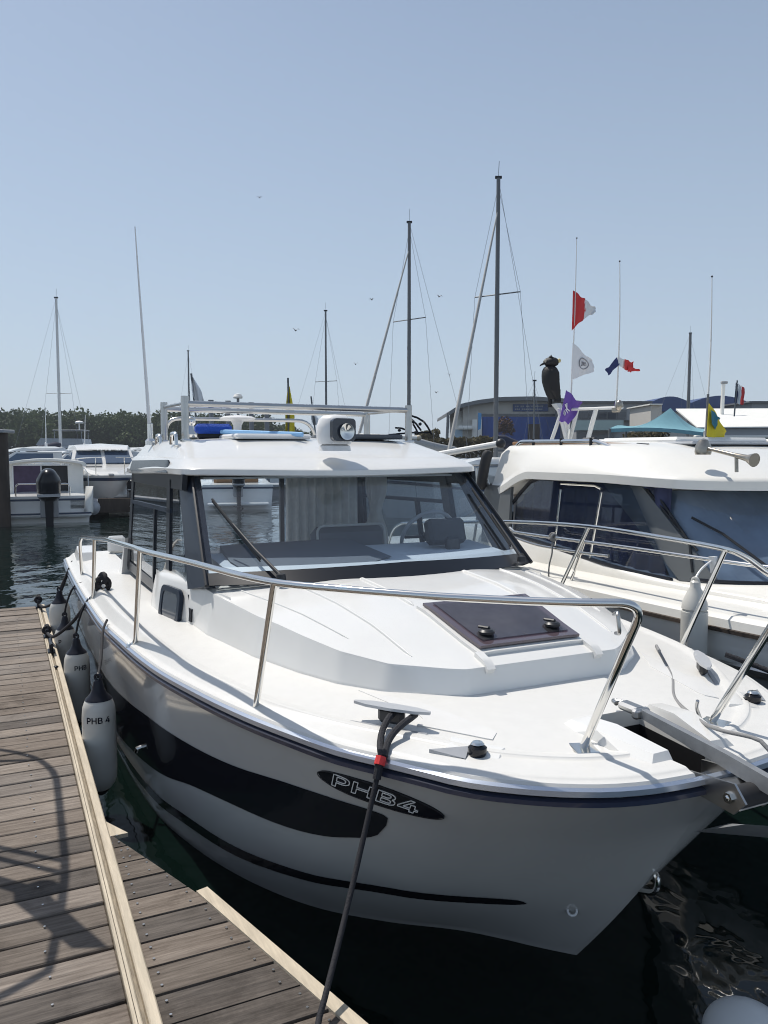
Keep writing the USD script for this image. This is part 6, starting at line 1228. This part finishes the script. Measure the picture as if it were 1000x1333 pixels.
# dark folded biminis behind the roof
bm = wthing('folded_bimini', 'dark folded bimini frame with lamps right of the roof rack', 'bimini frame', at(545, 560, 16))
for k, (x0, y0, x1, y1) in enumerate(((506, 566, 560, 563), (515, 557, 530, 560), (535, 541, 552, 549), (552, 549, 562, 565), (536, 546, 548, 560), (538, 552, 545, 566))):
    obj(bm, 'frame_tube', tube(np.array([at(x0, y0, 16), at((x0 + x1) / 2, (y0 + y1) / 2 - 1.2, 16.1), at(x1, y1, 16.2)]), .02, 6), 'dark_trim')
for x_, y_ in ((547, 552), (538, 549), (520, 560), (541, 563)): obj(bm, 'lamp', ball(.035, at(x_, y_, 15.95), 1), 'dark_trim')
fc = wthing('furled_awning', 'rolled beige awning lying behind the near cruiser roof', 'awning', at(505, 569, 15)); obj(fc, 'roll', tube(np.array([at(468, 567, 15), at(545, 570, 15)]), .045, 10), 'cream'); obj(fc, 'roll_end', ball(.055, at(545, 570, 15), 2), 'kerb_wood')
# gulls
rg = np.random.default_rng(4)
for i, (px, py, D, sp_, lab) in enumerate(((385, 430, 60, .62, 'gull gliding left of the thin dark mast'), (338, 257, 90, .6, 'tiny gull highest in the sky, left of centre'), (572, 386, 75, .62, 'gull between the two tall masts'), (484, 390, 80, .5, 'gull just left of the second tall mast'), (463, 474, 75, .5, 'low gull right of the thin dark mast'), (585, 488, 80, .5, 'low gull left of the tallest mast'), (568, 511, 85, .5, 'lowest gull, right of the second tall mast'))):
    c = at(px, py, D); p = wthing('gull', lab, 'gull', c); r = rg.uniform(-.5, .5); ax = np.array([math.cos(r), math.sin(r), 0]); fw_ = np.array([-math.sin(r), math.cos(r), 0])
    obj(p, 'body', mul(frame(c, fw_, ax), ball(.06, (0, 0, 0), 2, (2.6, 1, 1))), 'mast_alu', smooth=60)
    for s in (-1, 1):
        a0, a1, a2 = c + ax * s * .05, c + ax * s * sp_ * .28 + [0, 0, .14], c + ax * s * sp_ * .58 + [0, 0, .02]
        obj(p, 'wing', cat_([hull([q + fw_ * k * w_ for q, w_ in ((a0, .07), (a1, .06)) for k in (-1, 1)] + [a0 + [0, 0, .02], a1 + [0, 0, .02]]), hull([q + fw_ * k * w_ for q, w_ in ((a1, .06), (a2, .01)) for k in (-1, 1)] + [a1 + [0, 0, .02]])]), 'pile_grey')

# ------------------------------------------------------------------ bow of the boat berthed on the other side of the pontoon (its pulpit throws the shadow on the planks)
lb = lthing('moored_boat', 'bow of a white boat berthed across the pontoon, left of the frame', 'motorboat', (-3.0, -3.6, 0))
gh_ = half([(0, 0), (-.05, .3), (-.3, .7), (-.9, 1.05), (-2.0, 1.2), (-4.0, 1.2)], 30); wh_ = half([(-.7, 0), (-.9, .25), (-1.2, .55), (-1.8, .85), (-2.6, .95), (-4.0, .95)], 30)
def turn(m):                                         # its stem points across the planks, +x becomes +y
    v = m.vertices; m = m.copy(); m.vertices = np.c_[-v[:, 1] - 3.35, v[:, 0] - 2.85, v[:, 2]]; return m
obj(lb, 'hull', turn(rings([ring(wh_ * .95, -.2), ring(wh_, 0), ring(wh_ * .5 + gh_ * .5, .6), ring(gh_, 1.15), ring(inset(gh_, .05), 1.2), ring(inset(gh_, .2), 1.22)])), 'gelcoat', smooth=35)
pr = curve([(-4.3, -4.4, 1.85), (-4.1, -3.4, 1.98), (-3.75, -2.55, 2.05), (-3.4, -2.20, 2.08), (-3.12, -2.14, 2.08)], 30)
pr2 = np.vstack([pr, curve([(-3.12, -2.14, 2.08), (-2.36, -2.15, 2.06), (-1.65, -2.24, 2.06)], 20)[1:], curve([(-1.65, -2.24, 2.06), (-1.50, -2.6, 2.0), (-1.9, -3.6, 1.9)], 14)[1:]])
pl = obj(lb, 'pulpit_rail', tube(pr2, .016, 10), 'chrome', smooth=60)
for q in ((-2.2, -2.16, 2.06), (-3.4, -2.20, 2.08), (-2.3, -2.16, 2.06)): obj(pl, 'stanchion', tube(np.array([q, (q[0] * .35 - 3.35 * .65, -3.1, 1.18)]), .015, 8), 'chrome')
obj(lb, 'bow_anchor', [hull([(-2.12, -2.30, 1.95), (-2.02, -2.30, 1.95), (-2.1, -2.22, 1.9), (-1.62, -2.12, 1.85), (-1.58, -2.02, 1.86), (-1.62, -2.12, 1.80)]), tube(np.array([(-2.3, -2.5, 1.7), (-2.05, -2.22, 2.0)]), .03, 8), ball(.06, (-2.08, -2.22, 1.98), 2)], 'galvanised')

# ------------------------------------------------------------------ summer haze over the harbour
hz = obj('/World', 'haze', box((900, 900, 41), (0, 200, 18.5)), 'haze_air', smooth=False, kind='stuff'); tag(stage.GetPrimAtPath(hz), 'thin pale summer haze over the harbour')
